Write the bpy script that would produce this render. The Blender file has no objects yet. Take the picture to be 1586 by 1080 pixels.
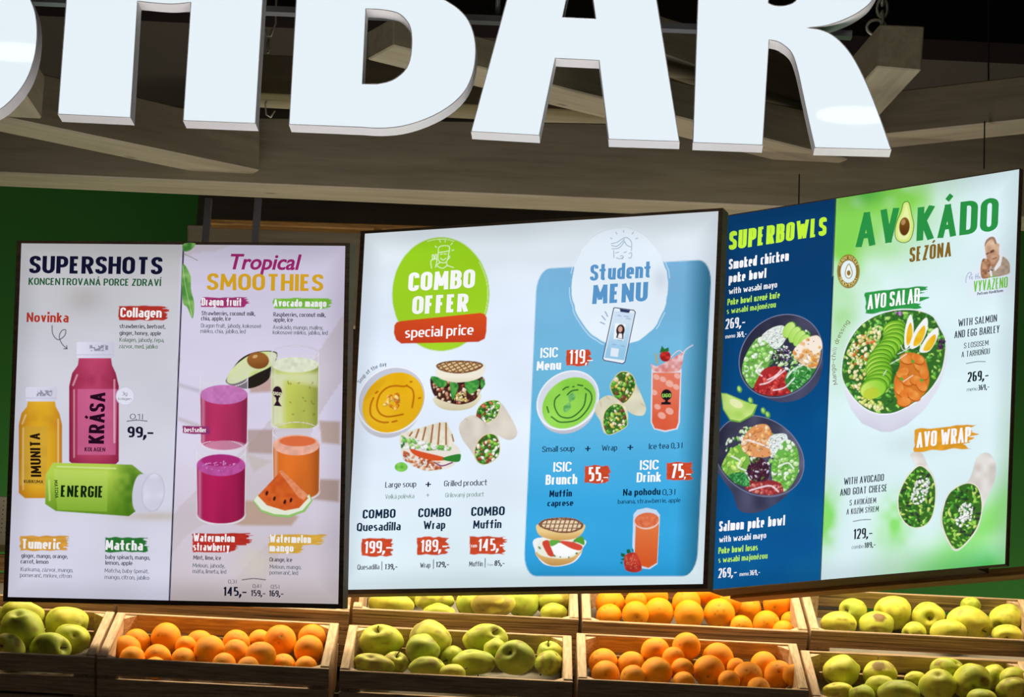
import bpy, math, random
import numpy as np
from mathutils import Matrix, Vector

# ------------------------------------------------------------------ camera
SC = bpy.context.scene
COL = SC.collection
F_PX, PITCH, ROLL = 4500.0, math.radians(14.034), math.radians(2.824)
EYE = np.array([0.0, 0.0, 1.5])
fw = np.array([0, math.cos(PITCH), math.sin(PITCH)])
u0 = np.array([0, -math.sin(PITCH), math.cos(PITCH)])
r0 = np.array([1.0, 0, 0])
CR = math.cos(ROLL) * r0 + math.sin(ROLL) * u0
CU = -math.sin(ROLL) * r0 + math.cos(ROLL) * u0
cam_d = bpy.data.cameras.new('camera')
cam_d.sensor_width = 36.0
cam_d.lens = F_PX * 36.0 / 1586.0
cam_d.clip_end = 100
cam = bpy.data.objects.new('camera', cam_d)
COL.objects.link(cam)
M = Matrix(((CR[0], CU[0], -fw[0], EYE[0]), (CR[1], CU[1], -fw[1], EYE[1]), (CR[2], CU[2], -fw[2], EYE[2]), (0, 0, 0, 1)))
cam.matrix_world = M
SC.camera = cam

# ------------------------------------------------------------------ world, lights, exposure
W = bpy.data.worlds.new('world')
SC.world = W
W.use_nodes = True
W.node_tree.nodes['Background'].inputs[0].default_value = (0.55, 0.62, 0.7, 1)
W.node_tree.nodes['Background'].inputs[1].default_value = 0.05
SC.view_settings.view_transform = 'Standard'
SC.view_settings.look = 'None'
SC.view_settings.exposure = 0.0
SC.view_settings.gamma = 1.0
SC.view_settings.use_curve_mapping = False


def area(name, loc, target, size, size_y, power, col):
    d = bpy.data.lights.new(name, 'AREA')
    d.shape = 'RECTANGLE'
    d.size, d.size_y, d.energy, d.color = size, size_y, power, col
    o = bpy.data.objects.new(name, d)
    COL.objects.link(o)
    o.location = loc
    o.rotation_euler = (Vector(target) - Vector(loc)).to_track_quat('-Z', 'Y').to_euler()
    return o


# warm strip lamps above the crates (behind the menu boards), mall light from the front, added fills for beams, wall and letters
area('display_strip_light', (0.0, 7.68, 3.45), (0.0, 7.64, 2.4), 3.0, 0.10, 56, (1.0, 0.83, 0.52))
area('beam_fill_light', (0.0, 7.72, 3.30), (0.0, 7.78, 4.6), 3.0, 0.10, 10, (0.86, 0.87, 1.0))  # unseen lamp added behind the boards to brighten the beam undersides
area('wall_fill_light', (0.0, 9.0, 2.1), (0.0, 9.9, 3.0), 5.0, 0.15, 62, (1.0, 0.97, 0.78))  # added fill, hidden by the boards, lifts the green wall
area('hall_light', (0.5, -0.6, 5.0), (0, 8, 3.4), 3.0, 1.2, 15, (1.0, 0.96, 0.90))
letter_fill = area('letter_fill_light', (0.0, 5.7, 0.25), (0.0, 6.1, 4.0), 4.0, 0.8, 30, (1.0, 0.97, 0.95))  # unseen low lamp added to brighten the letter returns, not real bounce
letter_fill.data.spread = math.radians(48)
area('aisle_light', (0.2, 3.0, 0.4), (0.2, 7.9, 3.0), 4.0, 1.5, 4, (1.0, 0.95, 0.9))


def ray(px, py):
    d = fw + CR * ((px - 793.0) / F_PX) - CU * ((py - 540.0) / F_PX)
    return d


def at(px, py, Y):
    d = ray(px, py)
    return EYE + d * (Y / d[1])


def atz(px, py, z):
    d = ray(px, py)
    return EYE + d * ((z - EYE[2]) / d[2])


def onplane(px, py, P0, N):
    d = ray(px, py)
    return EYE + d * (np.dot(P0 - EYE, N) / np.dot(d, N))


def hang(px, py, Y):
    return Vector(at(px, py, Y))


# ------------------------------------------------------------------ object helpers
def tag(o, label=None, cat=None, group=None, kind=None):
    if label: o['label'] = label
    if cat: o['category'] = cat
    if group: o['group'] = group
    if kind: o['kind'] = kind
    return o


def empty(name, loc=(0, 0, 0), mat=None, label=None, cat=None, group=None):
    o = bpy.data.objects.new(name, None)
    COL.objects.link(o)
    o.empty_display_size = 0.05
    if mat is not None: o.matrix_world = mat
    else: o.location = loc
    return tag(o, label, cat, group)


def mesh_obj(name, verts, faces, mats, parent=None, smooth=False, fm=None, colors=None):
    me = bpy.data.meshes.new(name)
    me.from_pydata([tuple(map(float, v)) for v in verts], [], [tuple(int(i) for i in f) for f in faces])
    if not isinstance(mats, (list, tuple)): mats = [mats]
    for m in mats: me.materials.append(m)
    if fm is not None: me.polygons.foreach_set('material_index', np.array(fm, np.int32))
    if smooth: me.polygons.foreach_set('use_smooth', np.ones(len(me.polygons), bool))
    if colors is not None:
        ca = me.color_attributes.new('Col', 'FLOAT_COLOR', 'POINT')
        ca.data.foreach_set('color', np.asarray(colors, np.float32).ravel())
    me.update()
    o = bpy.data.objects.new(name, me)
    COL.objects.link(o)
    if parent is not None: o.parent = parent
    return o


class MB:
    def __init__(s): s.v, s.f = [], []

    def hexa(s, p):
        """8 points: 0-3 one face (ccw), 4-7 opposite face in the same order"""
        n = len(s.v)
        s.v += [tuple(map(float, q)) for q in p]
        s.f += [tuple(n + i for i in q) for q in ((0, 3, 2, 1), (4, 5, 6, 7), (0, 1, 5, 4), (1, 2, 6, 5), (2, 3, 7, 6), (3, 0, 4, 7))]
        return s

    def box(s, a, b):
        x0, y0, z0 = a
        x1, y1, z1 = b
        return s.hexa([(x0, y0, z0), (x1, y0, z0), (x1, y1, z0), (x0, y1, z0), (x0, y0, z1), (x1, y0, z1), (x1, y1, z1), (x0, y1, z1)])

    def prism(s, poly, z0, z1):
        n = len(s.v); k = len(poly)
        s.v += [(x, y, z0) for x, y in poly] + [(x, y, z1) for x, y in poly]
        s.f += [tuple(n + i for i in reversed(range(k))), tuple(n + k + i for i in range(k))]
        s.f += [(n + i, n + (i + 1) % k, n + k + (i + 1) % k, n + k + i) for i in range(k)]
        return s

    def tube(s, pts, r, seg=8, closed=False):
        pts = [Vector(p) for p in pts]
        n = len(s.v); K = len(pts)
        up = Vector((0.13, 0.21, 0.97)).normalized()
        for i, p in enumerate(pts):
            a = pts[(i - 1) % K] if (i or closed) else p
            b = pts[(i + 1) % K] if (i < K - 1 or closed) else p
            t = (b - a).normalized()
            x = t.cross(up)
            if x.length < 1e-3: x = t.cross(Vector((1, 0, 0)))
            x.normalize(); y = t.cross(x)
            rr = r[i] if isinstance(r, (list, tuple)) else r
            for k in range(seg):
                an = 2 * math.pi * k / seg
                s.v.append(tuple(p + x * math.cos(an) * rr + y * math.sin(an) * rr))
        for i in range(K if closed else K - 1):
            for k in range(seg):
                a = n + i * seg + k; b = n + i * seg + (k + 1) % seg
                j = (i + 1) % K
                c = n + j * seg + (k + 1) % seg; d = n + j * seg + k
                s.f.append((a, b, c, d))
        if not closed:
            s.f.append(tuple(n + k for k in reversed(range(seg))))
            s.f.append(tuple(n + (K - 1) * seg + k for k in range(seg)))
        return s

    def build(s, name, mat, parent=None, smooth=False):
        return mesh_obj(name, s.v, s.f, mat, parent, smooth)


def bevel(o, w=0.002, n=1):
    m = o.modifiers.new('bevel', 'BEVEL')
    m.width = w; m.segments = n; m.limit_method = 'ANGLE'
    return o


# ------------------------------------------------------------------ materials
def lin(c):
    c = np.asarray(c, float) / 255.0
    return np.where(c <= 0.04045, c / 12.92, ((c + 0.055) / 1.055) ** 2.4)


def new_mat(name):
    m = bpy.data.materials.new(name)
    m.use_nodes = True
    nt = m.node_tree
    return m, nt, nt.nodes, nt.links, nt.nodes['Principled BSDF']


def plain(name, rgb, rough=0.5, metal=0.0, spec=0.5, noise=0.0, nscale=8, bump=0.0):
    m, nt, N, L, b = new_mat(name)
    c = lin(rgb)
    b.inputs['Base Color'].default_value = (*c, 1)
    b.inputs['Roughness'].default_value = rough
    b.inputs['Metallic'].default_value = metal
    b.inputs['Specular IOR Level'].default_value = spec
    if noise or bump:
        tc = N.new('ShaderNodeTexCoord'); nz = N.new('ShaderNodeTexNoise')
        nz.inputs['Scale'].default_value = nscale; nz.inputs['Detail'].default_value = 5
        L.new(tc.outputs['Object'], nz.inputs['Vector'])
        if noise:
            mx = N.new('ShaderNodeMix'); mx.data_type = 'RGBA'
            mx.inputs[6].default_value = (*(c * (1 - noise)), 1); mx.inputs[7].default_value = (*np.minimum(c * (1 + noise), 1), 1)
            L.new(nz.outputs['Fac'], mx.inputs[0]); L.new(mx.outputs[2], b.inputs['Base Color'])
        if bump:
            bp = N.new('ShaderNodeBump'); bp.inputs['Strength'].default_value = bump; bp.inputs['Distance'].default_value = 0.004
            L.new(nz.outputs['Fac'], bp.inputs['Height']); L.new(bp.outputs['Normal'], b.inputs['Normal'])
    return m


def wood(name, ca, cb, grain=26.0, stretch=(1, 14, 14), rough=0.65, bump=0.35, knots=True):
    m, nt, N, L, b = new_mat(name)
    tc = N.new('ShaderNodeTexCoord'); mp = N.new('ShaderNodeMapping')
    mp.inputs['Scale'].default_value = stretch
    L.new(tc.outputs['Object'], mp.inputs['Vector'])
    oi = N.new('ShaderNodeObjectInfo'); ad = N.new('ShaderNodeVectorMath'); ad.operation = 'MULTIPLY_ADD'
    ad.inputs[1].default_value = (1, 1, 1)
    cmb = N.new('ShaderNodeCombineXYZ'); ml = N.new('ShaderNodeMath'); ml.operation = 'MULTIPLY'; ml.inputs[1].default_value = 37.0
    L.new(oi.outputs['Random'], ml.inputs[0]); L.new(ml.outputs[0], cmb.inputs[0]); L.new(ml.outputs[0], cmb.inputs[2])
    L.new(mp.outputs[0], ad.inputs[0]); L.new(cmb.outputs[0], ad.inputs[2])
    n1 = N.new('ShaderNodeTexNoise'); n1.inputs['Scale'].default_value = grain * 0.28; n1.inputs['Detail'].default_value = 6
    n1.inputs['Distortion'].default_value = 0.6
    L.new(ad.outputs[0], n1.inputs['Vector'])
    n2 = N.new('ShaderNodeTexNoise'); n2.inputs['Scale'].default_value = grain; n2.inputs['Detail'].default_value = 3
    L.new(ad.outputs[0], n2.inputs['Vector'])
    mm = N.new('ShaderNodeMath'); mm.operation = 'MULTIPLY_ADD'; mm.inputs[1].default_value = 0.6
    sc = N.new('ShaderNodeMath'); sc.operation = 'MULTIPLY'; sc.inputs[1].default_value = 0.4
    L.new(n2.outputs['Fac'], sc.inputs[0]); L.new(n1.outputs['Fac'], mm.inputs[0]); L.new(sc.outputs[0], mm.inputs[2])
    rp = N.new('ShaderNodeValToRGB')
    rp.color_ramp.elements[0].position = 0.36; rp.color_ramp.elements[0].color = (*lin(ca), 1)
    rp.color_ramp.elements[1].position = 0.62; rp.color_ramp.elements[1].color = (*lin(cb), 1)
    L.new(mm.outputs[0], rp.inputs[0])
    out = rp.outputs[0]
    if knots:
        vo = N.new('ShaderNodeTexVoronoi'); vo.inputs['Scale'].default_value = 3.2
        mp2 = N.new('ShaderNodeMapping'); mp2.inputs['Scale'].default_value = (1.0, 3.0, 3.0)
        L.new(tc.outputs['Object'], mp2.inputs['Vector']); L.new(mp2.outputs[0], vo.inputs['Vector'])
        r2 = N.new('ShaderNodeValToRGB'); r2.color_ramp.elements[0].position = 0.03; r2.color_ramp.elements[0].color = (0.35, 0.26, 0.2, 1)
        r2.color_ramp.elements[1].position = 0.075; r2.color_ramp.elements[1].color = (1, 1, 1, 1)
        L.new(vo.outputs['Distance'], r2.inputs[0])
        mx = N.new('ShaderNodeMix'); mx.data_type = 'RGBA'; mx.blend_type = 'MULTIPLY'; mx.inputs[0].default_value = 0.8
        L.new(out, mx.inputs[6]); L.new(r2.outputs[0], mx.inputs[7]); out = mx.outputs[2]
    L.new(out, b.inputs['Base Color'])
    b.inputs['Roughness'].default_value = rough
    bp = N.new('ShaderNodeBump'); bp.inputs['Strength'].default_value = bump; bp.inputs['Distance'].default_value = 0.003
    L.new(mm.outputs[0], bp.inputs['Height']); L.new(bp.outputs['Normal'], b.inputs['Normal'])
    return m


def fruit_mat(name, rough, bump_scale, bump, sss=0.0):
    m, nt, N, L, b = new_mat(name)
    at_ = N.new('ShaderNodeVertexColor'); at_.layer_name = 'Col'
    tc = N.new('ShaderNodeTexCoord')
    nz = N.new('ShaderNodeTexNoise'); nz.inputs['Scale'].default_value = bump_scale; nz.inputs['Detail'].default_value = 2
    L.new(tc.outputs['Object'], nz.inputs['Vector'])
    n3 = N.new('ShaderNodeTexNoise'); n3.inputs['Scale'].default_value = bump_scale * 0.25; n3.inputs['Detail'].default_value = 4
    L.new(tc.outputs['Object'], n3.inputs['Vector'])
    rp = N.new('ShaderNodeMapRange'); rp.inputs[1].default_value = 0.35; rp.inputs[2].default_value = 0.7; rp.inputs[3].default_value = 0.88; rp.inputs[4].default_value = 1.08
    L.new(n3.outputs['Fac'], rp.inputs[0])
    vm = N.new('ShaderNodeVectorMath'); vm.operation = 'SCALE'
    L.new(at_.outputs['Color'], vm.inputs[0]); L.new(rp.outputs[0], vm.inputs[3]); L.new(vm.outputs[0], b.inputs['Base Color'])
    b.inputs['Roughness'].default_value = rough
    b.inputs['Specular IOR Level'].default_value = 0.28
    bp = N.new('ShaderNodeBump'); bp.inputs['Strength'].default_value = bump; bp.inputs['Distance'].default_value = 0.001
    L.new(nz.outputs['Fac'], bp.inputs['Height']); L.new(bp.outputs['Normal'], b.inputs['Normal'])
    return m


M_BEAM = wood('beam_timber', (124, 115, 88), (144, 135, 106), grain=9, stretch=(.7, 8, 8), rough=0.6, bump=0.06)
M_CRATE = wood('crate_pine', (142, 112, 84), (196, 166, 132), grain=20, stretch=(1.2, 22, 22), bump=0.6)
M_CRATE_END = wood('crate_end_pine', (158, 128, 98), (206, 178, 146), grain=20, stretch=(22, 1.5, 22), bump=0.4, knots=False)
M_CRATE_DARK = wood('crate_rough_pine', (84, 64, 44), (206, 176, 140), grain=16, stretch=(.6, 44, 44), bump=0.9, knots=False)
M_FRAME = wood('dark_frame_wood', (58, 44, 30), (92, 72, 46), grain=24, bump=0.3, knots=False)
M_GOLDWOOD = wood('golden_batten', (120, 84, 36), (176, 132, 62), grain=20, bump=0.3, knots=False)
M_DARKPANEL = wood('dark_panel', (38, 30, 24), (52, 42, 33), grain=8, bump=0.1, knots=False)
M_GREEN = plain('green_wall_paint', (44, 112, 34), 0.7, noise=0.08, nscale=2)
M_CEIL = plain('dark_ceiling_paint', (52, 42, 36), 0.8, noise=0.1, nscale=2)
M_FLOOR = plain('grey_floor_tile', (150, 146, 140), 0.4, noise=0.1, nscale=3)
M_METAL = plain('grey_steel', (128, 128, 128), 0.4, 0.8)
M_DARKMETAL = plain('dark_steel', (60, 60, 62), 0.45, 0.6)
M_RETURN = plain('letter_return_silver', (216, 212, 212), 0.45, 0.0, noise=0.03)
M_WIRE = plain('black_cable', (18, 18, 18), 0.6)
M_CHAIN = plain('pale_zinc', (190, 188, 170), 0.35, 0.7)
M_STEM = plain('woody_stem', (70, 48, 26), 0.8)
M_PAPER = plain('grey_crate_liner', (116, 110, 102), 0.85, noise=0.1, nscale=40, bump=0.4)
M_ORANGE = fruit_mat('orange_peel', 0.42, 620, 0.55)
M_APPLE = fruit_mat('apple_skin', 0.5, 160, 0.12)


def m_letter():
    m, nt, N, L, b = new_mat('lit_white_acrylic')
    b.inputs['Base Color'].default_value = (0.05, 0.05, 0.05, 1)
    b.inputs['Roughness'].default_value = 0.02
    b.inputs['Specular IOR Level'].default_value = 0.5
    b.inputs['Emission Color'].default_value = (0.84, 0.94, 1.0, 1)
    b.inputs['Emission Strength'].default_value = 0.93
    return m


M_LETTER = m_letter()


def print_mat(name, hw, hh, cx, cy, strength, alpha):
    """backlit print: colour from the print's own colour layer, rim shade and soft unevenness put into the emission strength"""
    m = bpy.data.materials.new(name); m.use_nodes = True
    nt = m.node_tree; N = nt.nodes; L = nt.links
    N.clear()
    out = N.new('ShaderNodeOutputMaterial'); em = N.new('ShaderNodeEmission')
    vc = N.new('ShaderNodeVertexColor'); vc.layer_name = 'Col'
    tc = N.new('ShaderNodeTexCoord')
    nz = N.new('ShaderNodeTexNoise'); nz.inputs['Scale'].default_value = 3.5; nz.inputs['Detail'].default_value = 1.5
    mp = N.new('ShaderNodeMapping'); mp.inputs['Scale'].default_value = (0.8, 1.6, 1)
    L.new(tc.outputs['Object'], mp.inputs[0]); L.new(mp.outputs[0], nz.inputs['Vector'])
    sx = N.new('ShaderNodeSeparateXYZ'); L.new(tc.outputs['Object'], sx.inputs[0])

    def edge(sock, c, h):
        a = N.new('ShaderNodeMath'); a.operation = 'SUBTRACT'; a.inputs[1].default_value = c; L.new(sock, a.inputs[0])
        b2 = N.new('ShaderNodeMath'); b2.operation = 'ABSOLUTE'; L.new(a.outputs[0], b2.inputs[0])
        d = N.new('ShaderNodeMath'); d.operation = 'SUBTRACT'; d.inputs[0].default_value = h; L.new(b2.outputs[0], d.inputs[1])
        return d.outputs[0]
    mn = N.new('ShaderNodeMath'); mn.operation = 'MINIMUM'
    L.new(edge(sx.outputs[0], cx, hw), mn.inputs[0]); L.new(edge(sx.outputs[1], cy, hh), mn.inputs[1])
    r1 = N.new('ShaderNodeMapRange'); r1.interpolation_type = 'SMOOTHSTEP'  # shading towards the rim, set in the emission itself
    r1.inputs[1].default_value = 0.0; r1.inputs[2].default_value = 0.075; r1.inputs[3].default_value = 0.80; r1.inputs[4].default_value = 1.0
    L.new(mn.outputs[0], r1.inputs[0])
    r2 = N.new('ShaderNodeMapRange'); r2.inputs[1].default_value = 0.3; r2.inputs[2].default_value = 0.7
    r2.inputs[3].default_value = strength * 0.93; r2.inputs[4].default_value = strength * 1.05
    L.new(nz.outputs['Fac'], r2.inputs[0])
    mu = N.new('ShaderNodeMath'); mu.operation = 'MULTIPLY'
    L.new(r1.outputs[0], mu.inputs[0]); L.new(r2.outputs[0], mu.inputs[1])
    L.new(vc.outputs['Color'], em.inputs['Color']); L.new(mu.outputs[0], em.inputs['Strength'])
    if alpha:
        tr = N.new('ShaderNodeBsdfTransparent'); mx = N.new('ShaderNodeMixShader')
        L.new(vc.outputs['Alpha'], mx.inputs[0]); L.new(tr.outputs[0], mx.inputs[1]); L.new(em.outputs[0], mx.inputs[2])
        L.new(mx.outputs[0], out.inputs[0])
    else:
        L.new(em.outputs[0], out.inputs[0])
    return m


# ------------------------------------------------------------------ text and fills from the built-in font
_cache = {}


def glyphs(text, bold=0.0, res=3, space=0.0):
    k = (text, bold, res, space)
    if k in _cache: return _cache[k]
    c = bpy.data.curves.new('t', 'FONT')
    c.body = text; c.offset = bold; c.resolution_u = res; c.fill_mode = 'FRONT'
    c.space_character = 1.0 + space * 2.0
    o = bpy.data.objects.new('t', c)
    COL.objects.link(o)
    me = o.to_mesh()
    v = np.array([(q.co.x, q.co.y) for q in me.vertices]).reshape(-1, 2)
    f = [tuple(p.vertices) for p in me.polygons]
    o.to_mesh_clear()
    bpy.data.objects.remove(o); bpy.data.curves.remove(c)
    _cache[k] = (v, f)
    return v, f


CAPH = None


# ------------------------------------------------------------------ a condensed stroke alphabet for the printed lettering
# point = (x, y) sharp or (x, y, 1) rounded; zone c = capital height, x = small letters, d = with descender; '!' closes the path
XH, DE = 0.72, -0.26
_O = [(0, 0, 1), (0, 1, 1), (1, 1, 1), (1, 0, 1), '!']
_S = [(.96, .78), (.96, 1, 1), (0, 1, 1), (0, .55, 1), (1, .45, 1), (1, 0, 1), (0, 0, 1), (0, .22)]
GL = {
    'A': (.62, [('c', [(0, 0), (.5, 1), (1, 0)]), ('c', [(.2, .27), (.8, .27)])]), 'B': (.55, [('c', [(0, .53), (0, 1), (.95, 1, 1), (.95, .53, 1), '!']), ('c', [(0, 0), (0, .53), (1, .53, 1), (1, 0, 1), '!'])]),
    'C': (.50, [('c', [(1, .74), (1, 1, 1), (0, 1, 1), (0, 0, 1), (1, 0, 1), (1, .26)])]), 'D': (.55, [('c', [(0, 0), (0, 1), (1, 1, 1), (1, 0, 1), '!'])]),
    'E': (.44, [('c', [(1, 1), (0, 1), (0, 0), (1, 0)]), ('c', [(0, .52), (.85, .52)])]), 'F': (.43, [('c', [(1, 1), (0, 1), (0, 0)]), ('c', [(0, .5), (.85, .5)])]),
    'G': (.53, [('c', [(1, .76), (1, 1, 1), (0, 1, 1), (0, 0, 1), (1, 0, 1), (1, .46), (.5, .46)])]), 'H': (.55, [('c', [(0, 0), (0, 1)]), ('c', [(1, 0), (1, 1)]), ('c', [(0, .52), (1, .52)])]),
    'I': (0, [('c', [(0, 0), (0, 1)])]), 'J': (.36, [('c', [(1, 1), (1, 0, 1), (0, 0, 1), (0, .2)])]), 'K': (.55, [('c', [(0, 0), (0, 1)]), ('c', [(1, 1), (.08, .46)]), ('c', [(.3, .56), (1, 0)])]),
    'L': (.42, [('c', [(0, 1), (0, 0), (1, 0)])]), 'M': (.76, [('c', [(0, 0), (.06, 1), (.5, .22), (.94, 1), (1, 0)])]), 'N': (.58, [('c', [(0, 0), (0, 1), (1, 0), (1, 1)])]),
    'O': (.56, [('c', _O)]), 'P': (.52, [('c', [(0, 0), (0, 1), (1, 1, 1), (1, .42, 1), (0, .42)])]), 'Q': (.56, [('c', _O), ('c', [(.55, .2), (1.05, -.1)])]),
    'R': (.55, [('c', [(0, 0), (0, 1), (.95, 1, 1), (.95, .46, 1), (0, .46)]), ('c', [(.5, .46), (1, 0)])]), 'S': (.50, [('c', _S)]), 'T': (.58, [('c', [(0, 1), (1, 1)]), ('c', [(.5, 1), (.5, 0)])]),
    'U': (.55, [('c', [(0, 1), (0, 0, 1), (1, 0, 1), (1, 1)])]), 'V': (.58, [('c', [(0, 1), (.5, 0), (1, 1)])]), 'W': (.98, [('c', [(0, 1), (.25, 0), (.5, .8), (.75, 0), (1, 1)])]),
    'X': (.56, [('c', [(0, 1), (1, 0)]), ('c', [(0, 0), (1, 1)])]), 'Y': (.56, [('c', [(0, 1), (.5, .42), (1, 1)]), ('c', [(.5, .45), (.5, 0)])]), 'Z': (.48, [('c', [(0, 1), (1, 1), (0, 0), (1, 0)])]),
    'a': (.45, [('x', [(.08, 1), (1, 1, 1), (1, 0)]), ('x', [(1, .56), (0, .56, 1), (0, 0, 1), (1, 0)])]), 'b': (.48, [('c', [(0, 0), (0, 1)]), ('x', [(0, 0), (0, 1), (1, 1, 1), (1, 0, 1), '!'])]),
    'c': (.41, [('x', [(1, .9), (.95, 1, 1), (0, 1, 1), (0, 0, 1), (1, 0)])]), 'd': (.48, [('c', [(1, 0), (1, 1)]), ('x', [(1, 0), (1, 1), (0, 1, 1), (0, 0, 1), '!'])]),
    'e': (.46, [('x', [(.92, 0), (0, 0, 1), (0, 1, 1), (1, 1, 1), (1, .46), (0, .46)])]), 'f': (.42, [('c', [(1, 1), (.38, 1, 1), (.38, 0)]), ('x', [(-.55, .97), (1.15, .97)])]),
    'g': (.48, [('x', [(1, 0), (1, 1), (0, 1, 1), (0, 0, 1), '!']), ('d', [(1, 1), (1, 0, 1), (.08, 0)])]), 'h': (.48, [('c', [(0, 0), (0, 1)]), ('x', [(0, 1), (1, 1, 1), (1, 0)])]),
    'i': (0, [('x', [(0, 0), (0, 1)]), ('dot', [])]), 'j': (.12, [('d', [(1, 1), (1, 0, 1), (0, 0)]), ('dot', [])]), 'k': (.47, [('c', [(0, 0), (0, 1)]), ('x', [(.95, 1), (.1, .45)]), ('x', [(.3, .6), (1, 0)])]),
    'l': (0, [('c', [(0, 0), (0, 1)])]), 'm': (.76, [('x', [(0, 0), (0, 1), (.5, 1, 1), (.5, 0)]), ('x', [(.45, 1), (1, 1, 1), (1, 0)])]), 'n': (.48, [('x', [(0, 0), (0, 1), (1, 1, 1), (1, 0)])]),
    'o': (.49, [('x', _O)]), 'p': (.48, [('d', [(0, 0), (0, 1)]), ('x', [(0, 0), (0, 1), (1, 1, 1), (1, 0, 1), '!'])]), 'q': (.48, [('d', [(1, 0), (1, 1)]), ('x', [(1, 0), (1, 1), (0, 1, 1), (0, 0, 1), '!'])]),
    'r': (.32, [('x', [(0, 0), (0, 1), (1, 1)])]), 's': (.41, [('x', [(.95, 1), (0, 1, 1), (0, .55, 1), (1, .45, 1), (1, 0, 1), (0, 0)])]), 't': (.42, [('c', [(.38, 1), (.38, 0, 1), (1, 0)]), ('x', [(-.55, .97), (1.15, .97)])]),
    'u': (.48, [('x', [(0, 1), (0, 0, 1), (1, 0), (1, 1)])]), 'v': (.48, [('x', [(0, 1), (.5, 0), (1, 1)])]), 'w': (.90, [('x', [(0, 1), (.25, 0), (.5, .8), (.75, 0), (1, 1)])]),
    'x': (.46, [('x', [(0, 1), (1, 0)]), ('x', [(0, 0), (1, 1)])]), 'y': (.48, [('x', [(0, 1), (.5, .05)]), ('d', [(1, 1), (.3, 0)])]), 'z': (.42, [('x', [(0, 1), (1, 1), (0, 0), (1, 0)])]),
    '0': (.48, [('c', _O)]), '1': (.30, [('c', [(0, .8), (.85, 1), (.85, 0)])]), '2': (.47, [('c', [(0, .8), (0, 1, 1), (1, 1, 1), (1, .58), (0, 0), (1, 0)])]),
    '3': (.47, [('c', [(0, 1), (.95, 1, 1), (.95, .53, 1), (.3, .53)]), ('c', [(.3, .53), (1, .53, 1), (1, 0, 1), (0, 0)])]), '4': (.50, [('c', [(.72, 0), (.72, 1), (0, .28), (1, .28)])]),
    '5': (.47, [('c', [(.95, 1), (.05, 1), (.05, .56), (1, .56, 1), (1, 0, 1), (0, 0)])]), '6': (.48, [('c', [(.92, 1), (0, 1, 1), (0, 0, 1), (1, 0, 1), (1, .57, 1), (0, .57)])]), '7': (.45, [('c', [(0, 1), (1, 1), (.3, 0)])]),
    '8': (.48, [('c', [(.04, .53, 1), (.04, 1, 1), (.96, 1, 1), (.96, .53, 1), '!']), ('c', [(0, 0, 1), (0, .53, 1), (1, .53, 1), (1, 0, 1), '!'])]), '9': (.48, [('c', [(.08, 0), (1, 0, 1), (1, 1, 1), (0, 1, 1), (0, .43, 1), (1, .43)])]),
    '-': (.42, [('c', [(-.3, .40), (1.2, .40)])]), '+': (.62, [('c', [(0, .5), (1, .5)]), ('c', [(.5, .1), (.5, .9)])]), ',': (.0, [('comma', [])]), '.': (0, [('dotlow', [])]),
}


def _round(pts, closed, xr, yr):
    """pts already in real units; rounded corners become arcs"""
    K = len(pts); out = []
    for i, p in enumerate(pts):
        P = np.array(p[:2])
        if len(p) < 3 or (not closed and i in (0, K - 1)):
            out.append((P, False)); continue
        A = np.array(pts[(i - 1) % K][:2]); B = np.array(pts[(i + 1) % K][:2])
        la, lb = np.linalg.norm(A - P), np.linalg.norm(B - P)
        rr = min(la * .5, lb * .5, xr)
        ra = min(la * .5, rr * 1.25); rb = min(lb * .5, rr * 1.25)
        a = P + (A - P) / max(la, 1e-6) * ra; b = P + (B - P) / max(lb, 1e-6) * rb
        for t in (0, .25, .5, .75, 1): out.append(((1 - t) ** 2 * a + 2 * t * (1 - t) * (P * .85 + (a + b) * .075) + t * t * b, True))
    return out


def _ribbon(pts, closed, t):
    """a stroke of weight t; very sharp turns are butted instead of mitred"""
    Q = [q for q, _ in pts]
    if not closed:
        cut = [0]
        for i in range(1, len(Q) - 1):
            a = Q[i] - Q[i - 1]; b = Q[i + 1] - Q[i]
            la, lb = np.linalg.norm(a), np.linalg.norm(b)
            if la > 1e-4 and lb > 1e-4 and (a @ b) / la / lb < -.35: cut.append(i)
        cut.append(len(Q) - 1)
        if len(cut) > 2:
            V, F = [], []
            for i, j in zip(cut[:-1], cut[1:]):
                seg = [Q[k] for k in range(i, j + 1)]
                if i: d = seg[0] - seg[1]; seg[0] = seg[0] + d / np.linalg.norm(d) * t * .33
                if j < len(Q) - 1: d = seg[-1] - seg[-2]; seg[-1] = seg[-1] + d / np.linalg.norm(d) * t * .33
                v, f = _ribbon([(q, False) for q in seg], False, t * (.92 if len(seg) == 2 else 1))
                n = len(V); V += v; F += [tuple(n + k for k in g) for g in f]
            return V, F
    P = [pts[0][0]]
    for q, _ in pts[1:]:
        if np.linalg.norm(q - P[-1]) > 1e-4: P.append(q)
    if closed and np.linalg.norm(P[0] - P[-1]) < 1e-4: P.pop()
    K = len(P); V = []; F = []
    for i in range(K):
        a = P[(i - 1) % K] if (i or closed) else None; b = P[(i + 1) % K] if (i < K - 1 or closed) else None
        d1 = None if a is None else (P[i] - a) / np.linalg.norm(P[i] - a); d2 = None if b is None else (b - P[i]) / np.linalg.norm(b - P[i])
        if d1 is None: d1 = d2
        if d2 is None: d2 = d1
        n1 = np.array([-d1[1], d1[0]]); n2 = np.array([-d2[1], d2[0]]); m = n1 + n2; L = np.linalg.norm(m)
        m = n1 if L < 1e-3 else m / L
        k = min(1 / max(m @ n1, .3), 1.9)
        V += [P[i] + m * k * t / 2, P[i] - m * k * t / 2]
    for i in range(K if closed else K - 1):
        j = (i + 1) % K; F.append((2 * i + 1, 2 * j + 1, 2 * j, 2 * i))
    return V, F


import unicodedata


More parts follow.
